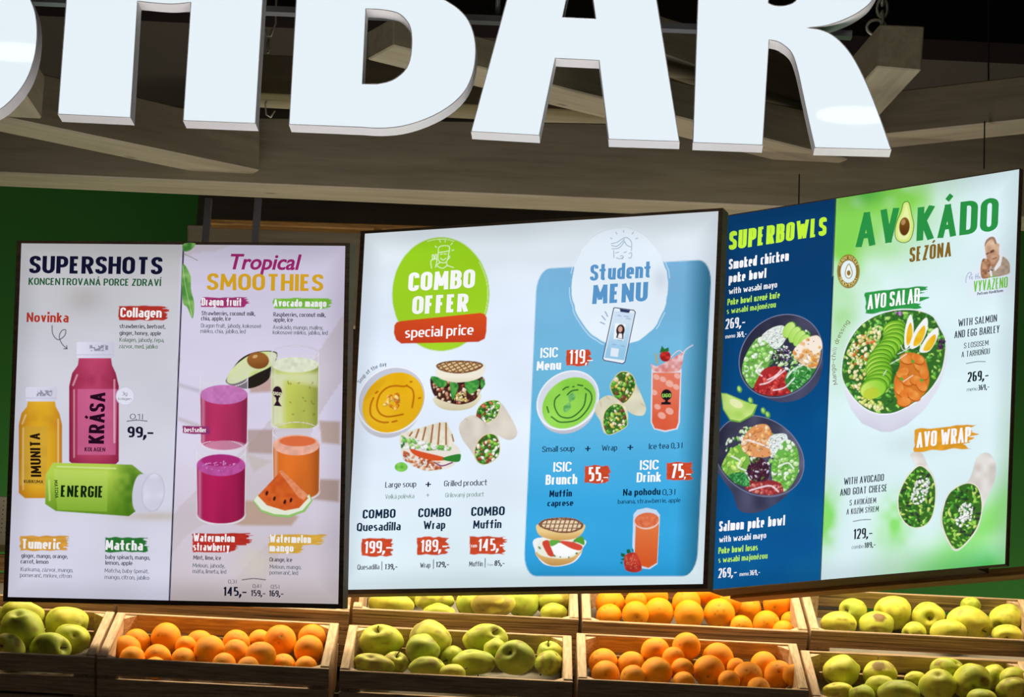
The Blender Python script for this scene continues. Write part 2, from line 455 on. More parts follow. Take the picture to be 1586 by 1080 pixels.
def stroke_text(txt, width, h, t):
    """lay txt out in `width` x `h` (capital height) with stroke weight t; returns points (x, y up) and faces"""
    chars = []
    for ch in unicodedata.normalize('NFD', txt):
        if unicodedata.combining(ch): chars[-1][1].append(ch)
        else: chars.append([ch, []])
    if txt == '': return np.zeros((0, 2)), []
    rho = .70                                   # level strokes are thinner than upright ones
    n_ = sum(1 for c, _ in chars if c != ' ')
    t = min(t, .40 * width / max(n_, 1))
    gap = .055 * h + .12 * t; sp = .17 * h + .3 * t
    inn = lambda c: 0 if GL.get(c, GL['o'])[0] == 0 else max(GL.get(c, GL['o'])[0] - .13, .13)
    tot = sum(inn(c) * h for c, _ in chars if c != ' ')
    fixed = n_ * t + sp * (len(chars) - n_) + gap * (len(chars) - 1)
    k = (width - fixed) / tot if tot > 0 else 1
    if k < .45 and tot > 0:
        t *= .82; fixed = n_ * t + .6 * sp * (len(chars) - n_) + .7 * gap * (len(chars) - 1); gap *= .7; sp *= .6; k = max((width - fixed) / tot, .3)
    x = 0; V, F = [], []
    for ch, marks in chars:
        if ch == ' ': x += sp + gap; continue
        w0, strokes = GL.get(ch, GL['o']); w = t + inn(ch) * h * k; th = t * rho
        low = not (ch.isupper() or ch.isdigit())
        top = XH * h if low else h
        for z, pts in strokes:
            if z in ('dot', 'dotlow', 'comma'):
                if marks and z == 'dot': continue
                s_ = t * 1.08; x0 = x + (w - t / 2 if ch == 'j' else w / 2) - s_ / 2; y0 = {'dot': XH * h + .11 * h, 'dotlow': 0, 'comma': 0}[z]
                q = [(x0, y0), (x0 + s_, y0), (x0 + s_, y0 + s_), (x0, y0 + s_)]
                if z == 'comma': q = [(x0 - .3 * s_, y0 - .9 * s_), (x0 + .25 * s_, y0 - .9 * s_), (x0 + s_, y0 + .1 * s_), (x0 + s_, y0 + s_), (x0, y0 + s_)]
                n = len(V); V += [np.array(p) for p in q]; F.append(tuple(n + i for i in range(len(q)))); continue
            b, p_ = {'c': (0, h), 'x': (0, XH * h), 'd': (DE * h, XH * h)}[z]
            closed = pts[-1] == '!'; pp = pts[:-1] if closed else pts
            rp = []
            for q in pp:
                X_ = x + t / 2 + q[0] * (w - t); Y_ = b + th / 2 + q[1] * (p_ - b - th)
                if len(q) == 2 and not closed and q in (pp[0], pp[-1]) and abs(q[1] - (0 if q[1] < .5 else 1)) < 1e-6:
                    o = pp[1] if q is pp[0] else pp[-2]
                    if abs(o[1] - q[1]) > .15: Y_ += (-th / 2 if q[1] < .5 else th / 2)      # stems reach the line
                rp.append((X_, Y_ / rho) + tuple(q[2:]))
            v, f = _ribbon(_round(rp, closed, .62 * max(w - t, t), h), closed, t); v = [q * np.array([1, rho]) for q in v]
            n = len(V); V += v; F += [tuple(n + i for i in g) for g in f]
        for mk in marks:
            cx = x + w / 2; y0 = top + .10 * h; s_ = .11 * h; tt = t * .75
            pth = {'\u0301': [(cx - s_ * .3, y0), (cx + s_ * .9, y0 + .15 * h)], '\u030c': [(cx - s_, y0 + .14 * h), (cx, y0 + .02 * h), (cx + s_, y0 + .14 * h)]}.get(mk)
            if pth is None: continue
            v, f = _ribbon([(np.array(p), False) for p in pth], False, tt); n = len(V); V += v; F += [tuple(n + i for i in g) for g in f]
        x += w + gap
    return np.array(V), F


def fill2d(loops):
    c = bpy.data.curves.new('t', 'CURVE'); c.dimensions = '2D'; c.fill_mode = 'FRONT'
    for lp in loops:
        s = c.splines.new('POLY'); s.points.add(len(lp) - 1)
        for i, (x, y) in enumerate(lp): s.points[i].co = (x, y, 0, 1)
        s.use_cyclic_u = True
    o = bpy.data.objects.new('t', c); COL.objects.link(o)
    me = o.to_mesh()
    v = [(q.co.x, q.co.y) for q in me.vertices]; f = [tuple(p.vertices) for p in me.polygons]
    o.to_mesh_clear(); bpy.data.objects.remove(o); bpy.data.curves.remove(c)
    return v, f


def homography(q):
    """unit square (0,0)=TL,(1,0)=TR,(1,1)=BR,(0,1)=BL -> pixels"""
    s = [(0, 0), (1, 0), (1, 1), (0, 1)]
    A, b = [], []
    for (u, v), (x, y) in zip(s, q):
        A.append([u, v, 1, 0, 0, 0, -u * x, -v * x]); b.append(x)
        A.append([0, 0, 0, u, v, 1, -u * y, -v * y]); b.append(y)
    h = np.linalg.solve(np.array(A, float), np.array(b, float))
    return np.append(h, 1).reshape(3, 3)


def smooth(pts, closed=True, n=6):
    P = np.array(pts, float); K = len(P); out = []
    rng = range(K) if closed else range(K - 1)
    for i in rng:
        p0, p1, p2, p3 = (P[(i + j) % K] if closed else P[min(max(i + j, 0), K - 1)] for j in (-1, 0, 1, 2))
        for t in np.arange(n) / n:
            out.append(0.5 * ((2 * p1) + (-p0 + p2) * t + (2 * p0 - 5 * p1 + 4 * p2 - p3) * t * t + (-p0 + 3 * p1 - 3 * p2 + p3) * t ** 3))
    if not closed: out.append(P[-1])
    return np.array(out)


def vnoise(X, Y, scale, seed):
    x = X / scale; y = Y / scale
    xi = np.floor(x).astype(int); yi = np.floor(y).astype(int)
    fx = x - xi; fy = y - yi
    fx = fx * fx * (3 - 2 * fx); fy = fy * fy * (3 - 2 * fy)

    def h(a, b):
        n = (a * 374761393 + b * 668265263 + seed * 974634777) & 0x7fffffff
        n = ((n ^ (n >> 13)) * 1274126177) & 0x7fffffff
        return ((n ^ (n >> 16)) & 0xffff) / 65535.0
    return (h(xi, yi) * (1 - fx) + h(xi + 1, yi) * fx) * (1 - fy) + (h(xi, yi + 1) * (1 - fx) + h(xi + 1, yi + 1) * fx) * fy


class Pic:
    """a small printed picture, drawn on a fine lattice of the print's own colour points"""
    def __init__(s, x0, y0, x1, y1, st=1.0):
        s.x0, s.y0, s.st = x0, y0, st
        s.X, s.Y = np.meshgrid(np.arange(x0, x1 + st, st), np.arange(y0, y1 + st, st))
        s.rgb = np.zeros(s.X.shape + (3,)); s.a = np.zeros(s.X.shape); s.first = True

    def put(s, m, col, al=1.0, win=None):
        col = np.asarray(col, float)
        w = win or (slice(None), slice(None))
        ao = m * al; a = s.a[w]; rgb = s.rgb[w]
        if s.first and win is None:
            s.rgb[:] = col; s.first = False; rgb = s.rgb[w]
        na = ao + a * (1 - ao)
        new = (col * ao[..., None] + rgb * (a * (1 - ao))[..., None]) / np.maximum(na, 1e-4)[..., None]
        s.rgb[w] = np.where((na > 1e-3)[..., None], new, np.broadcast_to(col, new.shape))
        s.a[w] = na
        return m

    def E(s, cx, cy, rx, ry, ang=0, aa=1.0, win=None):
        w = win or (slice(None), slice(None))
        X = s.X[w] - cx; Y = s.Y[w] - cy
        c, n = math.cos(math.radians(ang)), math.sin(math.radians(ang))
        a = (X * c + Y * n) / rx; b = (-X * n + Y * c) / ry
        d = (np.sqrt(a * a + b * b + 1e-9) - 1) * min(rx, ry)
        return np.clip(0.5 - d / aa, 0, 1)

    def D(s, pts, closed=True):
        P = np.asarray(pts, float); best = np.full(s.X.shape, 1e9); ins = np.zeros(s.X.shape, bool)
        K = len(P)
        for i in range(K if closed else K - 1):
            a = P[i]; b = P[(i + 1) % K]; e = b - a
            wx = s.X - a[0]; wy = s.Y - a[1]
            t = np.clip((wx * e[0] + wy * e[1]) / max(e @ e, 1e-9), 0, 1)
            best = np.minimum(best, (wx - e[0] * t) ** 2 + (wy - e[1] * t) ** 2)
            if closed and abs(e[1]) > 1e-12:
                ins ^= ((a[1] > s.Y) != (b[1] > s.Y)) & (s.X < e[0] * (s.Y - a[1]) / e[1] + a[0])
        d = np.sqrt(best)
        return np.where(ins, -d, d) if closed else d

    def P(s, pts, aa=1.0, sm=False, grow=0):
        if sm: pts = smooth(pts)
        return np.clip(0.5 - (s.D(pts) - grow) / aa, 0, 1)

    def L(s, pts, w, aa=1.0, sm=True):
        if sm and len(pts) > 2: pts = smooth(pts, False, 5)
        return np.clip(0.5 - (s.D(pts, False) - w / 2) / aa, 0, 1)

    def N(s, sc, seed=1): return vnoise(s.X, s.Y, sc, seed)

    def box(s, cx, cy, r):
        H, Wd = s.X.shape
        i0 = max(int((cy - r - s.y0) / s.st), 0); i1 = min(int((cy + r - s.y0) / s.st) + 2, H)
        j0 = max(int((cx - r - s.x0) / s.st), 0); j1 = min(int((cx + r - s.x0) / s.st) + 2, Wd)
        if i1 <= i0 or j1 <= j0: return None
        return (slice(i0, i1), slice(j0, j1))

    def blobs(s, mask, n, r0, r1, pal, seed, el=0.6, hi=True, clip=True):
        rnd = random.Random(seed)
        ys, xs = np.where(mask > 0.5)
        if len(ys) == 0: return
        for _ in range(n):
            k = rnd.randrange(len(ys)); cx = s.X[ys[k], xs[k]]; cy = s.Y[ys[k], xs[k]]
            r = rnd.uniform(r0, r1); an = rnd.uniform(0, 180); c = np.array(rnd.choice(pal), float)
            w = s.box(cx, cy, r + 2)
            if w is None: continue
            cm = mask[w] if clip else 1.0
            s.put(s.E(cx + .6, cy + .8, r, r * el, an, 1.2, w) * cm, c * 0.5, 0.6, w)
            s.put(s.E(cx, cy, r, r * el, an, 1.0, w) * cm, c, 1, w)
            if hi: s.put(s.E(cx - .3 * r, cy - .3 * r, r * .45, r * el * .45, an, 1.0, w) * cm, np.minimum(c * 1.25 + 25, 255), 0.7, w)

    def grid_arrays(s):
        a = s.a; H, Wd = a.shape
        q = (a[:-1, :-1] > .01) | (a[1:, :-1] > .01) | (a[:-1, 1:] > .01) | (a[1:, 1:] > .01)
        i, j = np.where(q)
        idx = lambda ii, jj: ii * Wd + jj
        F = np.stack([idx(i + 1, j), idx(i + 1, j + 1), idx(i, j + 1), idx(i, j)], 1)
        used = np.unique(F); rm = np.zeros(H * Wd, int); rm[used] = np.arange(len(used))
        P = np.stack([s.X.ravel()[used], s.Y.ravel()[used]], 1)
        C = np.concatenate([lin(np.clip(s.rgb.reshape(-1, 3)[used], 0, 255)), np.clip(a.ravel()[used], 0, 1)[:, None]], 1)
        return P, rm[F], C


def fast_mesh(name, V, F, mat, parent, C):
    me = bpy.data.meshes.new(name)
    nv, nf = len(V), len(F)
    me.vertices.add(nv); me.vertices.foreach_set('co', V.astype(np.float32).ravel())
    me.loops.add(nf * 4); me.loops.foreach_set('vertex_index', F.astype(np.int32).ravel())
    me.polygons.add(nf); me.polygons.foreach_set('loop_start', np.arange(0, nf * 4, 4, dtype=np.int32))
    me.materials.append(mat)
    ca = me.color_attributes.new('Col', 'FLOAT_COLOR', 'POINT')
    ca.data.foreach_set('color', C.astype(np.float32).ravel())
    me.update(calc_edges=True)
    o = bpy.data.objects.new(name, me); COL.objects.link(o); o.parent = parent
    return o


class Board:
    LAYER = 0.0004

    def __init__(s, corners, Y, yaw, tilt, thick, label, strength, framew=0.012, inset=0):
        s.q = corners
        s.H = homography(corners); s.Hi = np.linalg.inv(s.H)
        cx = np.mean([c[0] for c in corners]); cy = np.mean([c[1] for c in corners])
        s.P0 = at(cx, cy, Y)
        s.Xv = np.array([math.cos(yaw), math.sin(yaw), 0])
        n0 = np.array([math.sin(yaw), -math.cos(yaw), 0])
        s.Yv = np.array([0, 0, 1]) * math.cos(tilt) + n0 * math.sin(tilt)
        s.N = np.cross(s.Xv, s.Yv)
        mat = Matrix([[s.Xv[i], s.Yv[i], s.N[i], s.P0[i]] for i in range(3)] + [[0, 0, 0, 1]])
        s.root = empty('menu_board', mat=mat, label=label, cat='menu board', group='backlit menu boards above the fruit')
        L = s.loc(np.array(corners, float))
        s.c = L
        hw = (L[:, 0].max() - L[:, 0].min()) / 2; hh = (L[:, 1].max() - L[:, 1].min()) / 2
        mx = (L[:, 0].max() + L[:, 0].min()) / 2; my = (L[:, 1].max() + L[:, 1].min()) / 2
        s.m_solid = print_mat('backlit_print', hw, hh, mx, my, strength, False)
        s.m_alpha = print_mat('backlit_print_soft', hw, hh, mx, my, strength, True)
        s.layer = 1
        # frame: a shallow timber box behind the cloth, its rim just proud around the print
        mb = MB()
        e = framew
        o_ = [(L[3][0] - e, L[3][1] - e), (L[2][0] + e, L[2][1] - e), (L[1][0] + e, L[1][1] + e * .6), (L[0][0] - e, L[0][1] + e * .6)]
        i_ = [tuple(L[3]), tuple(L[2]), tuple(L[1]), tuple(L[0])]
        if inset:
            mb.prism(o_, -0.014, -0.003)
            mb.prism([o_[0], (o_[1][0] - inset, o_[1][1]), (o_[2][0] - inset, o_[2][1]), o_[3]], -thick, -0.0141)
        else: mb.prism(o_, -thick, -0.003)
        mb.build('light_box', M_FRAME, s.root)
        for k in range(4):
            a, b = o_[k], o_[(k + 1) % 4]; c, d = i_[(k + 1) % 4], i_[k]
            MB().prism([a, b, c, d], -0.0028, 0.0015).build('frame_rail', M_FRAME, s.root)

    def loc(s, P):
        P = np.asarray(P, float).reshape(-1, 2)
        d = fw[None] + CR[None] * ((P[:, :1] - 793) / F_PX) - CU[None] * ((P[:, 1:] - 540) / F_PX)
        t = np.dot(s.P0 - EYE, s.N) / (d @ s.N)
        Wp = EYE + d * t[:, None] - s.P0
        return np.stack([Wp @ s.Xv, Wp @ s.Yv], 1)

    def z(s):
        s.layer += 1
        return s.layer * s.LAYER

    def pic(s, name, p, solid=False):
        P, F, C = p.grid_arrays()
        V = s.loc(P); z = s.z()
        V = np.concatenate([V, np.full((len(V), 1), z)], 1)
        return fast_mesh(name, V, F, s.m_solid if solid else s.m_alpha, s.cloth, C)

    def basis(s, x, y):
        a = s.Hi @ np.array([x, y, 1.0]); a /= a[2]

        def px(u, v):
            b = s.H @ np.array([u, v, 1.0]); return b[:2] / b[2]
        p = px(a[0], a[1]); ex = px(a[0] + .01, a[1]) - p; ey = px(a[0], a[1] - .01) - p
        return ex / ex[0], ey / -ey[1]

    def text(s, name, items, parent=None, joined=False):
        """items: (x0, x1, baseline y at x0, cap height, text, colour, bold[, dict])  joined into one lettering part"""
        global CAPH
        if CAPH is None:
            v, _ = glyphs('H'); CAPH = v[:, 1].max() - v[:, 1].min()
        z = s.z(); last = None
        groups = [items] if joined else [[it] for it in items]
        for grp in groups:
            V, F, C = [], [], []; n = 0
            for it in grp:
                x0, x1, yb, h, txt, col, bold = it[:7]
                opt = it[7] if len(it) > 7 else {}
                if 'ex' in opt:
                    ex, ey = np.array(opt['ex'], float), np.array(opt['ey'], float); ln = opt['len']; sh = 0
                else:
                    ex, ey = s.basis(x0, yb)
                    if 'rot' in opt: ex = ex + np.array([0, opt['rot']])
                    sh = opt.get('shear', 0); ln = x1 - x0
                if opt.get('script'):
                    gv, gf = glyphs(txt, .012, 4)
                    if len(gv) == 0: continue
                    b = bold * h
                    xs = (gv[:, 0] - gv[:, 0].min()) / (gv[:, 0].max() - gv[:, 0].min()) * (ln - 2 * b); ys = gv[:, 1] / CAPH * h
                    offs = [(-1, .35), (-.3, -.35), (.3, .35), (1, -.35)]
                else:
                    gv, gf = stroke_text(txt, ln, h, (.12 + bold * 2.9) * h)
                    if len(gv) == 0: continue
                    xs, ys = gv[:, 0], gv[:, 1]; b = 0; offs = [(0, 0)]
                for dx, dy in offs:
                    P = np.array([x0, yb]) + (xs[:, None] + (1 + dx) * b * (b > 0) + ys[:, None] * sh) * ex + (ys[:, None] + dy * b) * ey
                    V.append(P); F += [tuple(i + n for i in f) for f in gf]; n += len(P)
                    C.append(np.tile(np.append(lin(col), 1.0), (len(P), 1)))
            if not V: continue
            V = s.loc(np.concatenate(V))
            V = np.concatenate([V, np.full((len(V), 1), z)], 1)
            last = mesh_obj(name, V, F, s.m_solid, s.cloth if parent is None else parent, colors=np.concatenate(C))
        return last

    def arc_text(s, name, cx, cy, r, a0, a1, h, txt, col, bold, rx=1.0, inward=False):
        items = []
        ws = []
        for ch in txt:
            ws.append(max(GL.get(ch, GL['o'])[0], .14) if ch != ' ' else 0.24)
        tot = sum(ws) + 0.12 * (len(ws) - 1); t = 0
        for ch, w in zip(txt, ws):
            mid = (t + w / 2) / tot; t += w + 0.12
            if ch == ' ': continue
            a = math.radians(a0 + (a1 - a0) * mid)
            p = np.array([cx + r * rx * math.cos(a), cy + r * math.sin(a)])
            sg = 1 if a1 > a0 else -1
            ex = np.array([-math.sin(a) * rx, math.cos(a)]) * sg
            ex /= np.linalg.norm(ex)
            ey = np.array([math.cos(a), math.sin(a)]) * sg
            ln = abs(math.radians(a1 - a0)) * r * w / tot
            q = p - ex * ln / 2
            items.append((q[0], 0, q[1], h, ch, col, bold, dict(ex=ex, ey=ey, len=ln)))
        return s.text(name, items, joined=True)


def brush(x0, y0, x1, y1, col, rag=0.20, slope=0.0, seed=1):
    """dry brush stroke with a ragged right end"""
    p = Pic(x0 - 3, min(y0, y0 + slope * (x1 - x0)) - 4, x1 + 4, max(y1, y1 + slope * (x1 - x0)) + 4, 0.8)
    H = y1 - y0
    Yr = (p.Y - y0 - slope * (p.X - x0)) / H
    U = (p.X - x0) / (x1 - x0)
    rown = vnoise(Yr * 18 + 50, Yr * 0 + 3, 1.0, seed)
    rown2 = vnoise(Yr * 7 + 20, Yr * 0 + 9, 1.0, seed + 5)
    right = 1 - rag * (0.15 + 0.85 * np.abs(rown * 0.7 + rown2 * 0.5 - 0.2)) - 0.20 * np.clip(Yr - 0.6, 0, 1) * rag * 4
    left = 0.015 + 0.03 * vnoise(Yr * 6, Yr * 0, 1.0, seed + 9)
    top = 0.0 + 0.08 * vnoise(U * 8, U * 0, 1.0, seed + 2); bot = 1.0 - 0.08 * vnoise(U * 7, U * 0, 1.0, seed + 3)
    m = np.clip((right - U) * (x1 - x0) / 1.4, 0, 1) * np.clip((U - left) * (x1 - x0) / 1.2, 0, 1) * np.clip((Yr - top) * H / 1.2, 0, 1) * np.clip((bot - Yr) * H / 1.2, 0, 1)
    c = np.array(col, float) * (0.93 + 0.12 * vnoise(p.X * .12, Yr * 9, 1.0, seed + 4))[..., None]
    p.put(m, c)
    return p


def zz(ox, oy, k, pts):
    return [(ox + x / k, oy + y / k) for x, y in pts]


def rrect(x0, y0, x1, y1, r, n=5):
    out = []
    for cx, cy, a in ((x1 - r, y0 + r, -90), (x1 - r, y1 - r, 0), (x0 + r, y1 - r, 90), (x0 + r, y0 + r, 180)):
        for i in range(n + 1):
            t = math.radians(a + 90 * i / n); out.append((cx + r * math.cos(t), cy + r * math.sin(t)))
    return out


def frac(lo, hi, v): return np.clip((v - lo) / (hi - lo), 0, 1)


def mixc(a, b, t): return np.asarray(a, float) * (1 - t[..., None]) + np.asarray(b, float) * t[..., None]


# ================================================================== the setting
def slab(name, a, b, mat, kind='structure'):
    return tag(MB().box(a, b).build(name, mat), kind=kind)


slab('floor', (-6, -1.5, -0.1), (6, 10.3, 0), M_FLOOR)
slab('ceiling', (-6, -1.5, 5.4), (6, 10.3, 5.5), M_CEIL)
slab('wall_back', (-6, 10.0, 0), (6, 10.3, 5.4), M_GREEN)
slab('wall_left', (-6.2, -1.5, 0), (-6, 10.3, 5.5), M_CEIL)
slab('wall_right', (6, -1.5, 0), (6.2, 10.3, 5.5), M_CEIL)
slab('wall_front', (-6, -1.7, 0), (6, -1.5, 5.5), M_CEIL)
# dark boarding in front of the green wall (behind the two middle boards)
pa = at(308, 300, 9.4); pb = at(1345, 300, 9.4)
tag(MB().box((pa[0], 9.4, 0.0), (pb[0], 9.48, 5.4)).build('wall_partition', M_DARKPANEL), kind='structure')
# soffit above the green wall, which keeps the top of it dark
pc = at(0, 180, 9.2)
tag(MB().box((-6, 8.9, pc[2] + .25), (6, 10.0, pc[2] + .32)).build('trim_1', M_CEIL), kind='structure')


slab('wall_upper', (-6, 9.85, 4.62), (6, 9.98, 5.4), M_CEIL)

def beam(name, label, face, Y, thick, mat=None, group='timber ceiling beams'):
    """face: TL,TR,BR,BL pixels of its front face (each with its own depth if Y is a list); extruded straight back"""
    Ys = Y if isinstance(Y, (list, tuple)) else [Y] * 4
    f = [np.array(at(x, y, yy)) for (x, y), yy in zip(face, Ys)]
    d = f[1] - f[0]; d[2] = 0; d /= np.linalg.norm(d)
    back = np.array([-d[1], d[0], 0]) * thick
    # work in the beam's own frame so that the grain follows its length
    O = f[3]; X = d; Z = np.array([0, 0, 1.0]); Yb = np.cross(Z, X)
    mat4 = Matrix([[X[i], Yb[i], Z[i], O[i]] for i in range(3)] + [[0, 0, 0, 1]])
    lc = lambda p: ((p - O) @ X, (p - O) @ Yb, (p - O) @ Z)
    pts = [f[3], f[2], f[1], f[0]]
    o = MB().hexa([lc(p) for p in pts] + [lc(p + back) for p in pts]).build(name, mat or M_BEAM)
    o.matrix_world = mat4
    bevel(o, 0.004)
    return tag(o, label, 'beam' if label else None, group if label else None)


# main long beam
L_ = [(-160, 172), (1760, 205), (1760, 345), (-160, 261)]
beam('timber_beam', 'long deep main timber beam running behind the letters across the whole picture', L_, 8.0, 0.135)
# beam seen through the gaps in the letters, just above the main one
beam('timber_beam', 'narrower level beam glimpsed between the letters H and B, above the main beam', [(330, 80), (1110, 118), (1110, 184), (330, 142)], 8.3, 0.13)
# slanting beams: same height at both ends, nearer at one end
def slant(label, face, Yr, zref, thick):
    """keeps the lower edge level: depth of the left end follows from the height of the right end"""
    z = at(face[2][0], face[2][1], Yr)[2]
    YL = atz(face[3][0], face[3][1], z)[1]
    return beam('timber_beam', label, face, [YL, Yr, Yr, YL], thick)


slant('beam slanting down to the right at the far left, under the letter H', [(-90, 76), (403, 196), (402, 265), (-90, 162)], 7.97, 0, 0.13)
slant('slanting beam passing behind the letters A and R into the main beam', [(609, 26), (1316, 186), (1314, 248), (609, 71)], 7.97, 0, 0.14)
slant('short slanting beam seen in the opening of the letter R', [(1010, 20), (1300, 110), (1300, 181), (1010, 78)], 8.1, 0, 0.13)
slant('beam rising to the right at the right edge of the picture', [(1330, 147), (1700, 104), (1700, 174), (1330, 213)], 7.6, 0, 0.12)


# cut beam end hanging from a chain, receding to the back left
def stub(label, front, Yf, vp, length, name='beam_stub'):
    f = [np.array(at(x, y, Yf)) for x, y in front]      # TL,TR,BR,BL
    d = ray(*vp); d = d / np.linalg.norm(d)
    d[2] = 0; d /= np.linalg.norm(d)
    X = d; Z = np.array([0, 0, 1.0]); Yb = np.cross(Z, X); O = f[3]
    lc = lambda p: ((p - O) @ X, (p - O) @ Yb, (p - O) @ Z)
    pts = [f[3], f[2], f[1], f[0]]
    o = MB().hexa([lc(p) for p in pts] + [lc(p + d * length) for p in pts]).build(name, M_BEAM)
    o.matrix_world = Matrix([[X[i], Yb[i], Z[i], O[i]] for i in range(3)] + [[0, 0, 0, 1]])
    bevel(o, 0.004)
    return tag(o, label, 'beam', 'timber ceiling beams')


stub('cut square beam end hanging from a chain, right of the letter R', [(1362, 37), (1432, 40), (1427, 110), (1358, 104)], 7.25, (20, 1650), 0.74)
stub('short beam end poking out behind the letter S at the far left', [(-115, -2), (-1, 5), (-7, 76), (-120, 70)], 6.95, (1048, 1660), 0.55)

# chain over the hanging beam end
ch = empty('chain', at(1366, 40, 7.32), label='pale steel chain and ring holding up the cut beam end', cat='chain')
P0 = Vector(at(1366, 40, 7.32))
k = 0
for i in range(20):
    z = 0.014 + i * 0.036
    pts = []
    for j in range(14):
        a = 2 * math.pi * j / 14
        w, h = 0.014 * math.cos(a), 0.027 * math.sin(a)
        pts.append((w, 0, z + h) if i % 2 else (0, w, z + h))
    MB().tube(pts, 0.0048, 6, True).build('link', M_CHAIN, ch, True)
pts = [(0.026 * math.cos(a) - 0.014, 0.004, 0.022 * math.sin(a) - .004) for a in [2 * math.pi * j / 18 for j in range(18)]]
MB().tube(pts, 0.0045, 6, True).build('ring', M_CHAIN, ch, True)

# hooks between the letters H and B
for px, y0, y1, lab in ((424, -60, 82, 'wire hook and turnbuckle dangling between the letters H and B'), (420, 141, 182, 'small hook half hidden under the level beam between H and B')):
    YH = 8.15 if y0 < 0 else 8.36
    hk = empty('hook', at(px, y0, YH), label=lab, cat='hook', group='hanging hooks')
    a = Vector(at(px, y0, YH)); b = Vector(at(px + 3, y1, YH)); Ln = (a - b).z
    if Ln > 0.1:
        MB().tube([(-.014, 0, 0), (-.015, 0, -Ln * .50), (-.020, 0, -Ln * .68), (-.006, 0, -Ln * .82), (.006, 0, -Ln * .82), (.019, 0, -Ln * .68), (.016, 0, -Ln * .50), (.014, 0, 0)], 0.0036, 6).build('bail', M_CHAIN, hk, True)
        MB().tube([(.002, 0, -Ln * .85), (0, 0, -Ln * .93), (.008, 0, -Ln * .97), (.0, 0, -Ln * 1.0)], 0.0045, 6).build('shank', M_CHAIN, hk, True)
    else:
        MB().tube([(0, 0, 0.0), (-.015, 0, -Ln * .5), (-.01, 0, -Ln * .9), (.004, 0, -Ln), (.016, 0, -Ln * .75)], 0.0028, 6).build('bend', M_CHAIN, hk, True)

# black cable and thin rods at the right, hanger of the right board
o = MB().tube([at(1531, -60, 7.75), at(1531, 128, 7.75)], 0.0028, 6).build('cable', M_WIRE); tag(o, 'thin black cable hanging at the top right above the rising beam', 'cable')
o = MB().tube([at(1525, 188, 7.74), at(1524, 262, 7.74)], 0.0022, 6).build('cable', M_WIRE); tag(o, 'short cable between the rising beam and the right menu board', 'cable')
o = MB().tube([at(1238, 270, 7.62), at(1237, 322, 7.62)], 0.002, 6).build('hanging_rod', M_DARKMETAL); tag(o, 'thin rod carrying the left side of the superbowls board', 'rod')

# rail with an orange lit edge and green-brown panel behind the left board
o = beam('trim_2', None, [(325, 338), (1080, 362), (1080, 374), (325, 347)], 8.6, 0.05, M_GOLDWOOD, None); tag(o, kind='structure')
o = beam('wall_panel', None, [(290, 347.5), (1080, 374.5), (1080, 520), (290, 500)], 8.66, 0.03, M_BEAM, None); tag(o, kind='structure')
for px, w in ((318, 10), (395, 10)):
    o = MB().prism([(-.009, -.009), (.009, -.009), (.009, .009), (-.009, .009)], -0.35, 0.12).build('mounting_post', M_METAL)
    o.location = at(px, 376, 7.335)
    tag(o, 'grey steel post above the left board, ' + ('left one of the two' if px < 350 else 'right one of the two'), 'post', 'steel mounting posts')
for (px, pw, Y, y0, y1, mt, lab) in ((546, 12, 7.74, 352, 985, M_GOLDWOOD, 'upright wooden post in the gap between the left and middle boards'),):
    a = at(px - pw / 2, y0, Y); b = at(px + pw / 2, y0, Y); c = at(px - pw / 2, y1, Y)
    wd = b[0] - a[0]
    o = MB().box((0, 0, 0), (a[2] - c[2], .05, wd)).build('wooden_post', mt)
    o.matrix_world = Matrix(((0, 0, 1, c[0]), (0, 1, 0, Y), (1, 0, 0, c[2]), (0, 0, 0, 1)))
    tag(o, lab, 'post')

# perforated steel bin and a yellow melon at the very left edge
pp = at(-14, 815, 7.9)
pf = empty('perforated_tray', pp, label='grey perforated steel tray at the left edge beside the supershots board', cat='tray')
mb = MB()
for i in range(9):
    for j in range(9):
        x0 = -0.06 + i * 0.0125; z0 = -0.03 + j * 0.0125
        h = 0.0028
        mb.box((x0 + h, 0, z0), (x0 + .0125, .003, z0 + .0125)); mb.box((x0, 0, z0 + h), (x0 + h, .003, z0 + .0125))
tag(mb.build('mesh_panel', M_METAL, pf), kind='stuff')
MB().box((-.07, -.012, -.052), (.06, .12, -.03)).build('tray_rim', M_METAL, pf)
MB().box((-.07, .004, -.03), (.06, .12, .085)).build('tray_back', M_DARKMETAL, pf)


# ================================================================== menu boards
INK = (24, 26, 48); GRY = (92, 100, 112); GRN = (52, 100, 58); WH = (250, 250, 252); RED = (192, 60, 42)


def quadpic(p, pts, col, **k): return p.put(p.P(pts, **k), col)


